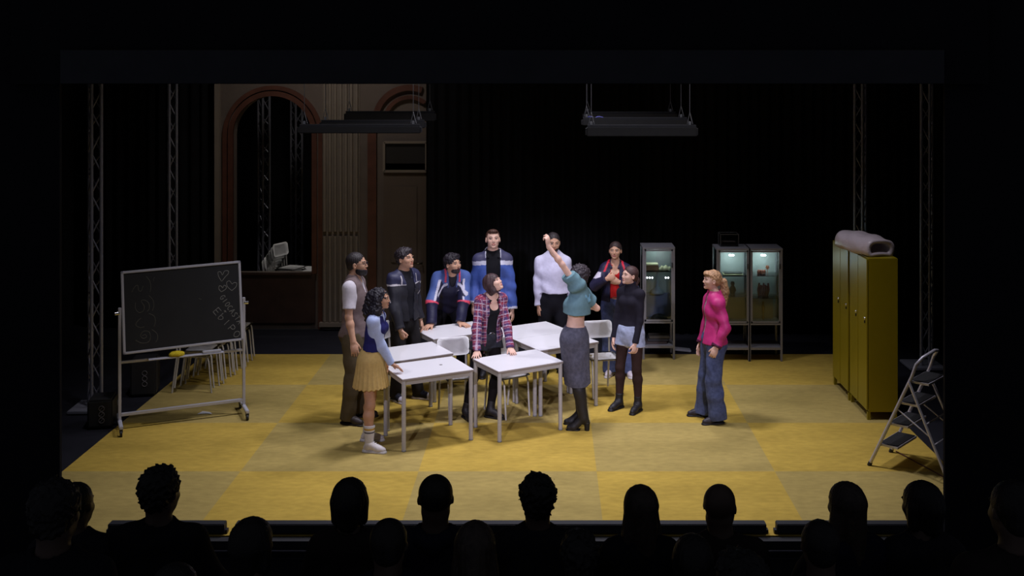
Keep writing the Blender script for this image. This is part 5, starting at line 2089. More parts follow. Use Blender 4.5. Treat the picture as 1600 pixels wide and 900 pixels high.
            K((0, 0.165, -0.28), (0.0, 0.145, -0.42), 0.050, 0.022, 0.015)
            q.disp(lumps(85, seed), 0.005)
        elif style == 'long':
            E((0, 0.020, 0.036), (0.092, 0.106, 0.094))
            for sg in (1, -1):
                K((0.052 * sg, 0.018, 0.02), (0.082 * sg, 0.030, -0.26), 0.044, 0.052)
            K((0, 0.060, 0.02), (0, 0.080, -0.28), 0.078, 0.060)
            q.disp(strands(150, seed), 0.003)
            E((0, -0.115, -0.045), (0.058, 0.082, 0.095), 0.006, 's')
        elif style == 'cropped':
            E((0, 0.018, 0.034), (0.083, 0.096, 0.088))
            E((0, -0.110, -0.020), (0.068, 0.086, 0.080), 0.006, 's')
            for sg in (1, -1):
                E((0.092 * sg, 0.0, -0.034), (0.030, 0.036, 0.050), 0.004, 's')
            q.half(s.H(0, 0.03, -0.055), s.Rh @ V(0, 0, -1))
        elif style == 'cap':
            E((0, 0.018, 0.040), (0.085, 0.105, 0.088))
            K((0, -0.08, 0.055), (0, -0.13, 0.045), 0.045, 0.035)
            q.half(s.H(0, 0, -0.01), s.Rh @ V(0, 0, -1))
        fx = ()
        P, Q = q.mesh(0.0048 if s.base < 0.009 else 0.008)
        colv = np.tile(np.array(col), (len(P), 1))
        nz = lumps(60, seed + 1)(P[:, 0], P[:, 1], P[:, 2])
        colv = colv * (1 + 0.25 * np.clip(nz, -1, 1))[:, None]
        return np_mesh('hair' if style != 'cap' else 'cap', P, Q, HAIR, s.root, colv)

    def beard(s, col, full=1.0):
        kk = s.k
        q = SDF()
        Rh = s.Rh.T

        def E(c, r, k=0.012, op='u'):
            q.ell(s.H(*c), V(*r) * kk, k, op, Rh)
        a = 0.004 + 0.008 * full
        E((0, -0.030, -0.064), (0.0585 + a, 0.054 + a, 0.046 + a * 0.9), 0.02)
        E((0, -0.070, -0.096), (0.020 + a, 0.018 + a, 0.016 + a), 0.02)
        E((0, -0.088, -0.053), (0.026, 0.012 + a * 0.5, 0.008), 0.01)
        q.disp(lumps(160, 1.0), 0.0022)
        q.half(s.H(0, 0, -0.040), s.Rh @ V(0, -0.25, 1))
        E((0, -0.105, -0.022), (0.032, 0.03, 0.022), 0.006, 's')
        E((0, -0.104, -0.066), (0.017, 0.014, 0.007), 0.004, 's')
        q.half(s.H(0, 0.012, 0), s.Rh @ V(0, 1, 0))
        P, Q = q.mesh(0.0042)
        return np_mesh('beard', P, Q, HAIR, s.root, np.tile(np.array(col), (len(P), 1)))


def name_of(col):
    return '%d_%d_%d' % tuple(int(c * 100) for c in col)


def blendcol(mask, a, b):
    return np.where(mask[:, None], np.array(a), b)


# ------------------------------------------------------------------ the performers
gP = 'performers standing around the tables'
S_LIGHT = srgb(222, 180, 160)
S_MED = srgb(206, 160, 132)
S_OLIVE = srgb(190, 144, 116)

# 1 bearded man in knitted vest
fR, fL = G(541, 660), G(553, 652)
p = Person('bearded man in taupe knitted vest and white short sleeves standing at far left', -2.165, 12.14, 82, 1.865, 'm', S_MED, lean=1,
           feet=[(-2.14, 12.30), (-2.23, 12.05)], wr=[None, W(552, 534, 11.86)], el=[None, V(-0.4, 1, 0)], head=(4, 4, 0), toe=(8, -14), group=gP)
p.body(brow=(0.02, 0.015, 0.012))
p.top('polo_shirt', CLOTH, srgb(206, 200, 208), add=0.010, hem=0.05, sleeve=0.72, sr=(0.070, 0.066, 0.05), neck='v', vdepth=0.05, seed=1, collar=0.012)
VC = np.array(srgb(122, 106, 106))


def vest_col(P):
    st = 0.5 + 0.5 * np.sin(P[:, 2] * 2 * PI / 0.085)
    return VC[None] * (0.92 + 0.10 * (st > 0.75))[:, None]


p.top('knitted_vest', CLOTH, vest_col, add=0.024, hem=-0.05, sleeve=None, neck='v', vdepth=0.17, seed=2)
p.trousers(CLOTH, srgb(90, 80, 62), r=(0.108, 0.084, 0.080, 0.076), seed=3, fold=0.008)
p.shoes('boot', srgb(48, 38, 36), sole=srgb(30, 24, 22), top=0.12)
p.hair('short', srgb(42, 36, 38), 1)
p.beard(srgb(30, 26, 30), 1.4)
gm = MB()
for sg in (1, -1):
    c = p.H(0.032 * sg, -0.098, 0.0)
    gm.tube([Vector(p.H(0.032 * sg + 0.021 * math.cos(a), -0.100, 0.016 * math.sin(a) + 0.001)) for a in np.linspace(0, 2 * PI, 14)[:-1]], 0.0022, n=6, closed=True)
    gm.tube([Vector(p.H(0.053 * sg, -0.098, 0.005)), Vector(p.H(0.078 * sg, -0.03, 0.006)), Vector(p.H(0.080 * sg, 0.01, 0.004))], 0.002, n=6)
gm.tube([Vector(p.H(-0.011, -0.101, 0.004)), Vector(p.H(0.011, -0.101, 0.004))], 0.002, n=6)
gm.build('glasses', mat('dark_glasses_rim', (0.03, 0.02, 0.03), 0.3), p.root)

# 2 schoolgirl
hw = V(-1.635, 11.34, 0.855)
p = Person('woman with long curly black hair in navy vest and yellow pleated skirt', -1.81, 11.33, 84, 1.64, 'f', S_OLIVE, lean=8, pelvis=(0, 0.035, 0),
           feet=[(-1.92, 11.50), (-1.84, 11.16)], wr=[None, hw], el=[None, V(-0.3, 0.6, 0)], hands=[{}, {'dir': (0.8, 0.2, -0.5), 'palm': (-0.3, -0.3, -0.8), 'curl': (6, 10, 8), 'spread': 0.25}],
           head=(4, 2, 0), toe=(6, -8), group=gP)
p.body(brow=(0.015, 0.01, 0.01))
p.top('shirt', CLOTH, srgb(176, 190, 226), add=0.006, hem=0.14, sleeve='long', sr=(0.070, 0.062, 0.048), neck='v', vdepth=0.05, seed=4, collar=0.009, fold=0.006)
p.top('vest', CLOTH, srgb(38, 38, 92), add=0.018, hem=0.125, sleeve=None, neck='v', vdepth=0.12, seed=5)
YEL = np.array(srgb(196, 166, 104))
p.skirt(CLOTH, YEL, 0.625, 0.205, pleats=24, amp=0.014, slim=0.9, top=0.135)
p.belt(srgb(70, 60, 56), 0.13)
kk = p.k
for i in (0, 1):
    q = SDF()
    a, n = p.ank[i], p.knee[i]
    e = a + (n - a) * 0.48
    q.cone(a - V(0, 0, 0.02), e, 0.045 * kk, 0.062 * kk, 0.01, flat=True)
    P, Q = q.mesh(0.006)
    t = (P[:, 2] - a[2]) / (e[2] - a[2])
    col = np.tile(np.array(srgb(208, 204, 206)), (len(P), 1))
    col[(t > 0.62) & (t < 0.70)] = srgb(44, 44, 70)
    col[(t > 0.80) & (t < 0.88)] = srgb(190, 150, 60)
    np_mesh('sock', P, Q, CLOTH, p.root, col)
p.shoes('shoe', srgb(210, 204, 206), sole=srgb(206, 202, 204), soleh=0.042)
p.hair('longcurly', srgb(26, 22, 32), 2)

# 3 man in dark jacket with white piping
p = Person('dark-haired man in black jacket with white piping looking up to the right', -1.72, 12.97, 48, 1.775, 'm', S_MED, lean=0,
           feet=[(-1.56, 12.99), (-1.82, 12.90)], wr=[None, W(626, 516, 12.68)], el=[None, V(-0.5, 1, 0)], hands=[{}, {'curl': (70, 80, 50), 'dir': (0.35, -0.2, -1), 'palm': (0.4, 0.6, 0.2)}],
           head=(12, 12, 0), toe=(25, -8), group=gP)
p.body()
p.top('t_shirt', CLOTH, srgb(34, 34, 40), add=0.008, hem=0.0, sleeve=None, neck='crew', seed=2)
JB, JN, WP = np.array(srgb(38, 38, 46)), np.array(srgb(52, 54, 82)), np.array(srgb(200, 196, 200))


def jacket3(P, p=p):
    col = np.tile(JB, (len(P), 1))
    zc = (P - p.neck) @ p.U
    col[zc > -0.12] = JN
    for i in (0, 1):
        d, t = p.arm_param(P, i)
        sg = 1 if i == 0 else -1
        ax_ = (P - p.sh[i])
        fx = ax_ @ (-p.bkc)
        arm = d < 0.085
        col[arm & (t > 0.22)] = JB
        col[arm & (np.abs(t - 0.20 - 0.6 * np.clip(fx, -0.05, 0.05)) < 0.030)] = WP
        lx = (P - p.neck) @ p.lfc * sg
        # slanting piping on sleeve front
        dl = np.abs((t - 0.40) * 0.28 - (fx * 1.4) - 0.02)
        col[arm & (t > 0.24) & (t < 0.85) & (dl < 0.011)] = WP
        col[(~arm) & (np.abs(zc + 0.125) < 0.006) & (lx > 0.07)] = WP
        col[(~arm) & (np.abs(lx - 0.115) < 0.006) & (zc < -0.02) & (zc > -0.13)] = WP
    return col


p.top('track_jacket', NYLON, jacket3, add=0.030, hem=-0.02, sleeve='long', sr=(0.072, 0.070, 0.056), neck='wide', seed=6, fold=0.007, open_w=(0.075, 0.030), collar=0.018)
p.trousers(CLOTH, srgb(40, 38, 40), r=(0.102, 0.078, 0.072, 0.066), seed=3, fold=0.006)
p.shoes('shoe', srgb(34, 34, 44), sole=srgb(196, 190, 200), soleh=0.026, m=CLOTH,
        stripe=lambda P, a, t, c: np.where((((P - a) @ t) > 0.135)[:, None], np.array(srgb(190, 186, 200)), c))
p.hair('curly', srgb(42, 34, 40), 3)

# 4 man leaning on table in tracksuit jacket
wl, wrr = V(-1.10, 13.50, 0.785), V(-1.44, 13.38, 0.79)
p = Person('curly-haired man in navy and blue tracksuit jacket leaning both hands on a table', -1.275, 13.92, 14, 1.80, 'm', S_MED, lean=40, pelvis=(0, 0.09, -0.05),
           feet=[(-1.12, 13.98), (-1.42, 13.92)], wr=[wl, wrr], el=[V(0.9, 0.5, 0.1), V(-0.9, 0.5, 0.1)],
           hands=[{'dir': (0.75, -0.6, -0.12), 'palm': (0, 0, -1), 'curl': (4, 8, 6), 'spread': 0.2}, {'dir': (-0.5, -0.8, -0.12), 'palm': (0, 0, -1), 'curl': (8, 14, 10), 'spread': 0.25}],
           head=(34, 10, 0), shrug=(-0.02, -0.02), build=1.06, group=gP)
p.body(lip=(0.10, 0.03, 0.03))
p.top('t_shirt', CLOTH, srgb(52, 50, 56), add=0.006, hem=0.0, sleeve=None, neck='crew', seed=2)
N4, B4, W4, C4 = [np.array(srgb(*c)) for c in ((34, 34, 62), (80, 102, 164), (206, 204, 220), (236, 84, 108))]


def jacket4(P, p=p):
    col = np.tile(N4, (len(P), 1))
    zc = (P - p.neck) @ p.U
    for i in (0, 1):
        sg = 1 if i == 0 else -1
        d, t = p.arm_param(P, i)
        fx = (P - p.sh[i]) @ (-p.bkc)
        lx = ((P - p.neck) @ p.lfc) * sg
        arm = (d < 0.095) & (t > 0.02)
        blue = arm & (t < 1.0)
        col[blue] = B4
        sh_ = (zc > -0.10) & (lx > 0.05)
        col[sh_] = B4
        # white raglan stripe running from the collar down the inner front of the sleeve
        S, E = p.sh[i], p.elb[i]
        ba = E - S
        tt = np.clip((P - S) @ ba / (ba @ ba), 0, 1)
        r = (P - S - tt[:, None] * ba)
        r = r / (np.linalg.norm(r, axis=1)[:, None] + 1e-9)
        inn, frr = r @ (-p.lfc * sg), r @ (-p.bkc)
        ang_ = np.arctan2(inn, frr)
        col[arm & (t < 0.99) & (t > 0.10) & (ang_ > 0.15) & (ang_ < 0.75)] = W4
        col[arm & (t < 0.99) & (t > 0.05) & (ang_ >= 0.75) & (ang_ < 2.2)] = N4
        sh2 = (zc > -0.13) & (lx > 0.06) & (lx < 0.19) & (fx > -0.02)
        dd = zc + 0.045 + 0.55 * (lx - 0.06)
        col[sh2 & (dd < 0.0) & (dd > -0.030)] = W4
        col[sh2 & (dd <= -0.030)] = N4
        col[(zc > -0.045) & (np.abs(lx - 0.088) < 0.011)] = C4
        col[arm & (np.abs(t - 1.03) < 0.055)] = C4
        col[arm & (t > 1.085)] = N4
    return col


p.top('tracksuit_jacket', NYLON, jacket4, add=0.032, hem=-0.03, sleeve='long', sr=(0.078, 0.076, 0.058), neck='v', vdepth=0.13, seed=8, fold=0.007, collar=0.020)
lg_ = MB()
cc_ = p.chest + p.U * 0.06 + p.lfc * 0.085 - p.bkc * 0.152
lg_.tube([Vector(cc_ + p.lfc * 0.020 * math.cos(a) + p.U * 0.016 * math.sin(a)) for a in np.linspace(0, 2 * PI, 13)[:-1]], 0.003, n=6, closed=True)
lg_.tube([Vector(cc_ - p.lfc * 0.018), Vector(cc_ + p.lfc * 0.018)], 0.003, n=6)
lg_.build('chest_emblem', mat('grey_embroidery', srgb(150, 146, 160), 0.7), p.root)
p.trousers(CLOTH, srgb(30, 30, 36), seed=4)
p.shoes('shoe', srgb(28, 26, 32), sole=srgb(30, 28, 30))
p.hair('curly', srgb(34, 28, 36), 5)
p.beard(srgb(44, 34, 36), 0.15)

# 5 tall man in blue jacket
p = Person('tall young man in open blue jacket with white shoulder stripes over black hoodie, at back', -0.715, 13.98, 6, 1.86, 'm', S_LIGHT,
           wr=[W(800, 484, 13.92), None], head=(2, 10, 0), group=gP, build=1.0, shrug=(-0.035, -0.035))
p.body(brow=(0.08, 0.045, 0.03))
p.top('hoodie', CLOTH, srgb(24, 24, 28), add=0.014, hem=-0.05, sleeve=None, neck='crew', seed=3)
p.hood(CLOTH, srgb(28, 28, 32), r=0.024)
B5, W5, N5 = [np.array(srgb(*c)) for c in ((68, 92, 164), (206, 206, 222), (66, 66, 96))]


def jacket5(P, p=p):
    col = np.tile(B5, (len(P), 1))
    zc = (P - p.neck) @ p.U
    for sg in (1, -1):
        lx = ((P - p.neck) @ p.lfc) * sg
        m = (lx > 0.085)
        col[m & (zc > -0.105 - 0.12 * (lx - 0.15))] = N5
        col[m & (np.abs(zc + 0.125 + 0.12 * (lx - 0.15)) < 0.026)] = W5
        col[(lx > 0.05) & (lx < 0.10) & (zc > -0.06)] = W5
    fr = ((P - p.neck) @ (-p.bkc) > 0.05)
    lx = np.abs((P - p.neck) @ p.lfc)
    col[fr & (lx < 0.088) & (zc < -0.1)] = W5
    for i in (0, 1):
        d, t = p.arm_param(P, i)
        col[(d < 0.08) & (t > 1.88)] = W5
    return col


p.top('open_jacket', NYLON, jacket5, add=0.032, hem=-0.10, sleeve='long', sr=(0.078, 0.078, 0.066), neck='wide', seed=5, fold=0.008, open_w=(0.085, 0.080), end=0.0)
p.trousers(CLOTH, srgb(30, 30, 36), seed=4)
p.shoes('shoe', srgb(28, 26, 32), sole=srgb(30, 28, 30))
p.hair('quiff', srgb(74, 48, 38), 7)

# 6 woman in plaid shirt
wR, wL = V(-0.79, 12.06, 0.80), V(-0.43, 12.20, 0.80)
p = Person('woman with brown bob in open red plaid shirt looking up, hands on front right table', -0.69, 12.40, 30, 1.665, 'f', S_LIGHT, lean=15, side=0, pelvis=(0, 0.03, -0.03),
           feet=[(-0.66, 12.28), (-0.93, 12.26)], wr=[wL, wR], el=[V(0.8, 0.7, 0), V(-0.8, 0.6, 0)],
           hands=[{'dir': (0.3, -0.8, -0.22), 'palm': (0, 0, -1), 'curl': (4, 8, 6)}, {'dir': (-0.1, -0.9, -0.22), 'palm': (0, 0, -1), 'curl': (8, 12, 10), 'spread': 0.3}],
           head=(38, 32, 0), toe=(30, -4), group=gP)
p.body(brow=(0.05, 0.03, 0.02))
TI = np.array(srgb(24, 20, 22))
p.top('tank_top', CLOTH, srgb(30, 30, 34), add=0.007, hem=0.06, sleeve=None, neck='scoop', seed=2)


def plaid(P, p=p):
    base = np.array(srgb(142, 48, 66))
    wht = np.array(srgb(196, 182, 200))
    nav = np.array(srgb(62, 62, 104))
    u = np.zeros(len(P))
    v = P[:, 2].copy()
    u = np.arctan2(P[:, 0] - p.P0[0], P[:, 1] - p.P0[1]) * 0.15
    for i in (0, 1):
        d, t = p.arm_param(P, i)
        c = p.sh[i] + (p.elb[i] - p.sh[i]) * 0.5
        m = (d < 0.08)
        u[m] = np.arctan2((P[m] - c)[:, 0], (P[m] - c)[:, 1]) * 0.06
        v[m] = t[m] * 0.26
    def band(x, per, a, b):
        f = (x / per) % 1.0
        return ((f > a) & (f < b)).astype(float)
    per = 0.062
    col = np.tile(base, (len(P), 1))
    bn = 0.5 * band(v, per, 0.0, 0.42)[:, None] + 0.4 * band(u, per, 0.0, 0.42)[:, None]
    col = col * (1 - bn) + nav * bn
    bw = np.clip(0.75 * band(v, per, 0.44, 0.60) + 0.6 * band(u, per, 0.46, 0.60) + 0.35 * band(v, per, 0.84, 0.92), 0, 0.85)[:, None]
    return col * (1 - bw) + wht * bw


p.top('plaid_shirt', CLOTH, plaid, add=0.022, hem=-0.16, sleeve='long', sr=(0.068, 0.062, 0.050), neck='wide', seed=5, fold=0.006, open_w=(0.060, 0.072), collar=0.010)
p.shorts(DENIM, srgb(52, 54, 62), frac=0.30, r=(0.106, 0.108))
bl = p.belt(srgb(60, 58, 62), 0.085)
st = MB()
for a in np.linspace(-1.2, 1.2, 11):
    r = 0.131 * p.k + 0.014
    c = p.P0 + p.U * 0.085 * p.k + p.lf * r * math.sin(a) - p.bk * r * 0.77 * math.cos(a)
    st.tube([Vector(c), Vector(c + (p.lf * math.sin(a) - p.bk * math.cos(a)) * 0.006)], 0.006, n=8)
st.build('studs', CHROME, bl)
q = SDF()
for i in (0, 1):
    p.leg_ops(q, i, (0.091, 0.059, 0.061, 0.042))
q.half(p.P0 - V(0, 0, 0.02), V(0, 0, 1))
p.garment('tights', q, CLOTH, TI)
p.shoes('boot', srgb(24, 20, 24), sole=srgb(18, 16, 18), top=0.25)
p.hair('bob', srgb(62, 42, 44), 4, fringe=0.012)

# 7 man in white shirt
p = Person('dark-haired man in white shirt and black trousers partly behind the raised arm', 0.06, 14.06, 4, 1.80, 'm', S_MED,
           wr=[None, W(842, 478, 14.02)], el=[None, V(-0.6, 1, 0)], head=(6, -3, 0), shrug=(-0.03, -0.03), group=gP)
p.body()
p.top('shirt', CLOTH, srgb(204, 202, 224), add=0.020, hem=0.07, sleeve='long', sr=(0.074, 0.066, 0.048), neck='v', vdepth=0.04, seed=8, collar=0.012, fold=0.008, loose=0.006)
p.trousers(CLOTH, srgb(26, 26, 32), seed=4, top=0.09)
p.belt(srgb(20, 18, 20), 0.085)
p.shoes('shoe', srgb(24, 22, 28), sole=srgb(20, 18, 20))
p.hair('short', srgb(42, 34, 36), 9)
p.beard(srgb(44, 36, 36), 0.2)

# 8 woman in teal crop top raising her arm, seen from behind
p = Person('woman seen from behind in teal crop top and grey denim skirt raising her left arm', 0.295, 11.93, -112, 1.70, 'f', S_LIGHT, lean=-4, side=-3, twist=0, shrug=(0.135, 0),
           pelvis=(0, -0.01, 0.066), footlift=0.055, feet=[(0.385, 11.83), (0.36, 12.04)], wr=[W(857, 385, 11.75), W(901, 470, 12.22)], el=[V(0.6, 0.4, 0.2), V(-0.5, 1.0, -0.6)],
           hands=[{'dir': (-0.12, 0.05, 1), 'palm': (-0.8, 0.6, 0), 'curl': ((20, 30, 20), (25, 40, 30), (40, 60, 40), (50, 70, 40)), 'spread': 0.05, 'thumb': (0.9, 0.2, 0.6)}, {'dir': (-0.1, 0.3, 0.9), 'curl': (40, 40, 30)}],
           head=(28, 8, 0), toe=(18, 22), group=gP)
p.body()
TE = np.array(srgb(104, 136, 145))
p.top('crop_top', CLOTH, TE, add=0.022, hem=0.262, hem_dir=(0, 0.0, 0), sleeve=0.52, sr=(0.082, 0.094, 0.05), neck='wide', seed=3, fold=0.009, loose=0.020, bust=True)
q = SDF()      # draped cowl at the back of the neck
for sg in (1, -1):
    q.cone(p.neck + p.lfc * 0.085 * sg + p.bkc * 0.03, p.neck + p.lfc * 0.05 * sg + p.bkc * 0.09 - p.U * 0.06, 0.018, 0.020, 0.015)
    q.cone(p.neck + p.lfc * 0.05 * sg + p.bkc * 0.09 - p.U * 0.06, p.neck + p.bkc * 0.115 - p.U * 0.105, 0.020, 0.022, 0.015)
p.garment('cowl_neck', q, CLOTH, srgb(112, 156, 176))
GD = np.array(srgb(84, 84, 98))


def denimcol(P, p=p, base=GD):
    z = P[:, 2]
    f = 1 + 0.25 * np.exp(-((P[:, 0] - p.P0[0]) / 0.05) ** 2) * np.clip((p.P0[2] - 0.1 - z) / 0.2, 0, 1)
    return base[None] * f[:, None]


p.skirt(DENIM, denimcol, 0.475, 0.150, top=0.12, slim=0.95, tight=0.022)
p.shoes('tall', srgb(26, 24, 28), sole=srgb(16, 15, 18), top=0.80, heel=0.06)
p.hair('messy', srgb(50, 42, 48), 6)

# 9 smiling woman with red top
p = Person('smiling woman in red top and open navy jacket holding hands at her chest, at back', 0.865, 14.06, -8, 1.69, 'f', S_MED,
           wr=[V(0.84 + 0.06, 13.82, 1.225), V(0.84 - 0.095, 13.82, 1.27)], el=[V(0.9, 0.3, -0.8), V(-0.9, 0.3, -0.8)],
           hands=[{'dir': (-0.95, -0.1, 0.15), 'palm': (-0.2, 0.9, 0.1), 'curl': (35, 45, 30)}, {'dir': (0.75, -0.1, 0.35), 'palm': (0.2, 0.9, -0.2), 'curl': (50, 60, 40)}],
           feet=[(1.04, 13.98), (0.80, 14.0)], head=(-4, 4, 0), shrug=(-0.025, -0.025), group=gP)
p.body(lip=srgb(190, 120, 112))
p.top('red_top', CLOTH, srgb(176, 34, 34), add=0.008, hem=0.07, sleeve=None, neck='scoop', seed=2)
N9, R9, W9 = [np.array(srgb(*c)) for c in ((34, 32, 60), (206, 40, 62), (196, 190, 206))]


def jacket9(P, p=p):
    col = np.tile(N9, (len(P), 1))
    zc = (P - p.neck) @ p.U
    for i in (0, 1):
        sg = 1 if i == 0 else -1
        d, t = p.arm_param(P, i)
        lx = ((P - p.neck) @ p.lfc) * sg
        out = (P - p.sh[i]) @ p.lfc * sg
        fr = (P - p.neck) @ (-p.bkc)
        col[(zc > -0.11) & (np.abs(lx - 0.105 - 0.4 * (-0.03 - zc)) < 0.013) & (fr > -0.02)] = R9
        col[(d < 0.08) & (t > 0.35) & (t < 0.75) & (out > 0.045)] = W9
    return col


p.top('open_jacket', NYLON, jacket9, add=0.030, hem=0.02, sleeve='long', sr=(0.072, 0.078, 0.060), neck='wide', seed=5, fold=0.006, open_w=(0.060, 0.062), collar=0.016)
p.trousers(DENIM, srgb(74, 84, 124), r=(0.106, 0.092, 0.096, 0.102), top=0.07, seed=2, fold=0.006, end=0.0)
p.belt(srgb(60, 34, 34), 0.07)
p.shoes('shoe', srgb(196, 186, 196), sole=srgb(190, 184, 190), soleh=0.03)
p.hair('tied', srgb(58, 42, 40), 8)

# 10 woman in black turtleneck
p = Person('woman in black turtleneck, pale denim shorts and black tights beside the right chair', 0.95, 12.62, -36, 1.635, 'f', S_LIGHT,
           feet=[(1.03, 12.50), (0.82, 12.62)], wr=[W(992, 541, 12.46), W(959, 528, 12.66)], el=[V(0.5, 0.8, 0), V(-0.6, 0.8, 0)], hands=[{'curl': (28, 36, 24), 'palm': (-0.5, 0.6, 0)}, {}],
           head=(-26, 10, 0), toe=(6, -6), group=gP)
p.body(brow=(0.04, 0.025, 0.02))
p.top('turtleneck', CLOTH, srgb(36, 34, 44), add=0.008, hem=0.055, sleeve='long', sr=(0.056, 0.050, 0.042), neck='turtle', seed=3, fold=0.0025)
DB = np.array(srgb(168, 178, 206))


def shortcol(P, p=p):
    n_ = folds(24, 24, 40, 2)(P[:, 0], P[:, 1], P[:, 2])
    c = DB[None] * (1 + 0.22 * n_)[:, None]
    low = P[:, 2] < (p.hip[0] + (p.knee[0] - p.hip[0]) * 0.42)[2]
    c[P[:, 2] < 0.745] = srgb(196, 198, 214)
    return np.clip(c, 0, 1)


p.shorts(DENIM, shortcol, frac=0.35, r=(0.100, 0.104), top=0.085)
q = SDF()
for i in (0, 1):
    p.leg_ops(q, i, (0.0885, 0.0575, 0.0595, 0.040))
q.half(p.P0 - V(0, 0, 0.02), V(0, 0, 1))


def tightcol(P, p=p):
    return np.tile(np.array(srgb(56, 40, 37)), (len(P), 1))


p.garment('tights', q, CLOTH, tightcol)
p.shoes('boot', srgb(24, 22, 28), sole=srgb(16, 14, 18), top=0.24, soleh=0.034)
p.hair('tied', srgb(70, 48, 46), 11)

# 11 woman in pink bomber jacket
p = Person('woman with curly blond ponytail in pink bomber jacket standing alone at right', 1.845, 12.18, -80, 1.665, 'f', S_LIGHT,
           feet=[(1.88, 12.06), (1.76, 12.33)], wr=[W(1119, 543, 11.95), W(1095, 536, 12.33)], el=[V(0.4, 1, 0), V(-0.4, 1, 0)], hands=[{'curl': (30, 30, 20)}, {'curl': (15, 20, 12)}],
           head=(-2, 6, 0), toe=(4, -8), shrug=(-0.02, -0.02), group=gP)
p.body(brow=(0.10, 0.06, 0.04), lip=(0.16, 0.06, 0.09), bust=False)
p.top('patterned_top', CLOTH, lambda P: np.clip(np.array(srgb(150, 138, 142))[None] * (1 + 0.5 * lumps(70, 1)(P[:, 0], P[:, 1], P[:, 2]))[:, None], 0, 1), add=0.004, hem=0.06, sleeve=None, neck='crew', seed=2, bust=False)
PK = np.array(srgb(196, 50, 122))


def pinkc(P, p=p):
    col = np.tile(PK, (len(P), 1))
    for i in (0, 1):
        d, t = p.arm_param(P, i)
        col[(d < 0.07) & (t > 1.86)] = srgb(80, 30, 60)
    return col


p.top('bomber_jacket', NYLON, pinkc, add=0.028, hem=-0.03, sleeve='long', sr=(0.074, 0.070, 0.056), neck='crew', bust=False, seed=5, fold=0.007, open_w=(0.030, 0.045), collar=0.014, bomber=True)


def jeans11(P, p=p):
    b = np.array(srgb(82, 92, 130))
    lx = P[:, 0] - 0.0
    f = np.ones(len(P))
    return b[None] * f[:, None]


p.trousers(DENIM, jeans11, r=(0.108, 0.094, 0.098, 0.108), top=0.085, seed=2, fold=0.007)
p.shoes('shoe', srgb(38, 32, 44), sole=srgb(24, 22, 30), m=LEATHER)
p.hair('pony', srgb(176, 136, 100), 12)


# ------------------------------------------------------------------ theatre seats and audience
SEAT = mat('dark_blue_velvet', (0.014, 0.015, 0.05), 0.9, var=0.2, scale=20)
SEATF = mat('seat_frame_black', (0.012, 0.012, 0.014), 0.5)


def make_seat():
    """faces local -Y"""
    t = thing('theatre_seat', 'x', 'seat', (0, 0, 0), 0, 'x')
    MB().box((0, -0.05, 0.41), (0.46, 0.44, 0.09), bevel=0.025).build('seat_cushion', SEAT, t)
    MB().box((0, 0.21, 0.66), (0.46, 0.08, 0.50), rot=Matrix.Rotation(math.radians(-10), 3, 'X'), bevel=0.03).build('backrest', SEAT, t)
    for s in (-1, 1):
        MB().box((s * 0.255, 0.0, 0.31), (0.035, 0.40, 0.62), bevel=0.01).build('side_panel', SEATF, t)
        MB().box((s * 0.255, -0.02, 0.635), (0.055, 0.36, 0.03), bevel=0.01).build('armrest', SEATF, t)
    return t


gA = 'audience members seen from behind'
AUDI = [
    # px of head centre, head top py, row, style, skin hair, clothing, label, size, yaw, extra
    (117, 753, 'A', 'short', 'm', 'spectator with short hair at left end of the front row of heads', 1.72, -8),
    (250, 732, 'A', 'curly', 'm', 'spectator with tall bushy curly hair, second head from left in front row', 1.80, -14),
    (546, 746, 'A', 'bob', 'f', 'spectator with smooth chin-length bob in front of the left tables', 1.72, 0),
    (680, 740, 'A', 'cropped', 'm', 'spectator with cropped hair and protruding ears wearing a hooded jacket', 1.86, 6),
    (840, 744, 'A', 'curly', 'm', 'spectator with round curly hair in the middle of the row', 1.72, 0),
    (1000, 757, 'A', 'long', 'f', 'spectator with long straight hair right of the middle', 1.68, 18),
    (1126, 754, 'A', 'none', 'm', 'bald spectator below the pink jacket woman', 1.76, -24),
    (1322, 752, 'A', 'long', 'f', 'spectator with long smooth hair below the yellow lockers', 1.74, 22),
    (1440, 751, 'A', 'bob', 'f', 'spectator with pulled back hair in front of the step ladder', 1.76, 30),
    (85, 755, 'B', 'curly', 'm', 'large spectator silhouette at far left in second row', 1.95, 0),
    (394, 808, 'B', 'bob', 'f', 'spectator with fly-away hair in second row left of the bob', 1.66, -20),
    (607, 810, 'B', 'short', 'm', 'spectator\'s head just above stage edge between bob and hooded jacket', 1.64, 0),
    (742, 813, 'B', 'long', 'f', 'spectator in second row right of the hooded jacket', 1.66, 0),
    (1282, 812, 'B', 'short', 'm', 'spectator in second row below the yellow lockers', 1.64, 0),
    (1585, 750, 'B', 'short', 'm', 'spectator cut off by the right edge of the picture', 1.95, 10),
    (272, 880, 'C', 'short', 'm', 'top of a head at bottom edge below the bushy haired spectator', 1.70, 0),
    (1160, 866, 'C', 'curly', 'm', 'top of a curly head at bottom edge below the bald spectator', 1.70, 0),
    (905, 834, 'B', 'curly', 'm', 'spectator low in second row right of the round curly head', 1.55, 0),
    (1082, 834, 'B', 'bob', 'f', 'spectator low in second row left of the bald head', 1.55, 0),
]
seat0 = None
dark = [(0.020, 0.019, 0.024), (0.014, 0.014, 0.018), (0.028, 0.022, 0.02), (0.016, 0.016, 0.03)]
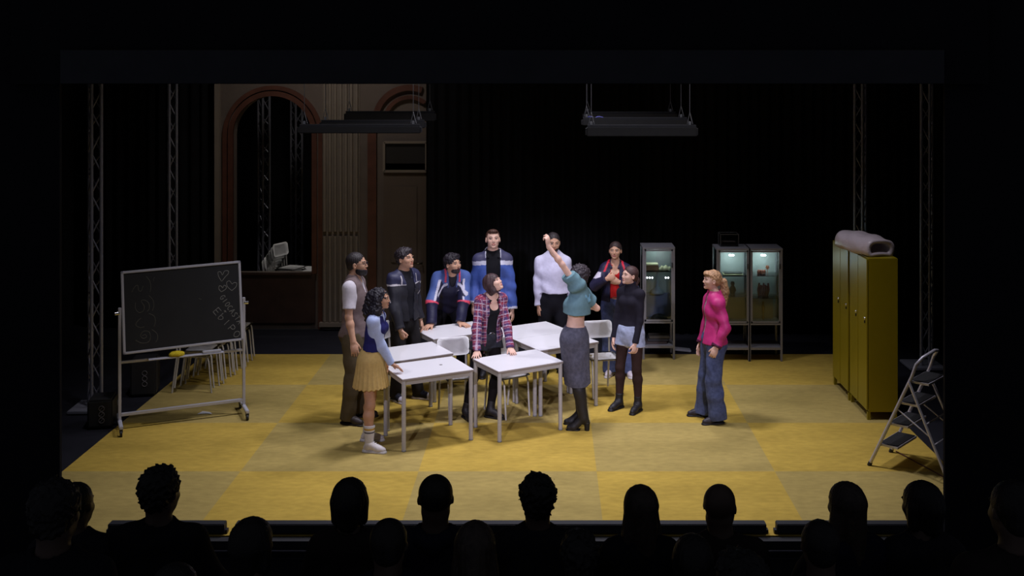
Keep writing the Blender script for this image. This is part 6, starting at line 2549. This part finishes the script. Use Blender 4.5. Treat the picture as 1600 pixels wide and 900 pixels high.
for n_, (px, py, row, style, sex, label, h, yaw) in enumerate(AUDI):
    h *= 1.06
    Y = rows_y[row]
    k_ = h / 1.75
    ztop = CAMH - (py - VY) * Y / FPX
    # seated: pelvis centre so that head top matches
    up_len = (0.535 + 0.158 + 0.118 + 0.012) * k_
    zp = ztop - up_len                       # pelvis height in world
    fz_ = floor_z[row]
    zfoot = fz_
    x = (px - VX) * Y / FPX
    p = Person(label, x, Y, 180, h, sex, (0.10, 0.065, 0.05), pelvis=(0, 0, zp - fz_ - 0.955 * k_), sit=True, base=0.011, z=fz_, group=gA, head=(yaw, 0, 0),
               wr=[V(x - 0.12, Y + 0.30, zp + 0.12), V(x + 0.12, Y + 0.30, zp + 0.12)], el=[V(0.8, 0.3, -0.5), V(-0.8, 0.3, -0.5)])
    for i in (0, 1):
        p.ank[i][2] = 0.085 * k_
        p.ank[i][1] = p.knee[i][1] - 0.02
        p.toed[i] = V(0, -1, 0)
    p.body()
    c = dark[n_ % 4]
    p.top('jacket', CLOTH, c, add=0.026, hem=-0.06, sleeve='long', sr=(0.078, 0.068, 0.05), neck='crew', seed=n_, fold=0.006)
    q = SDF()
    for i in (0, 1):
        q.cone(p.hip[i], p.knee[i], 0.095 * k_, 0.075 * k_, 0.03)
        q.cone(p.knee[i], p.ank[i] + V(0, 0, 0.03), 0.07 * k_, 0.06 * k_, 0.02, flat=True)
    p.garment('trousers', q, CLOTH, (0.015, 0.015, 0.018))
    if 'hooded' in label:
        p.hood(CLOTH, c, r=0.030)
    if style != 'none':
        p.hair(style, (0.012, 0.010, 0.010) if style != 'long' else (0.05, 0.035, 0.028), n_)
    # seat
    if seat0 is None:
        seat0 = make_seat()
        st_ = seat0
    else:
        st_ = copy_tree(seat0)
    st_.location = (x, Y - 0.0, fz_)
    st_.rotation_euler = (0, 0, PI)
    st_.scale = (1, 1, max(0.5, (zp - 0.10 - fz_) / 0.455))
    st_['label'] = 'dark theatre seat under the ' + label.replace('spectator', 'viewer')[:58].strip()
    st_['group'] = 'theatre seats in the raked auditorium'
    st_['label'] = ' '.join(st_['label'].split()[:15])
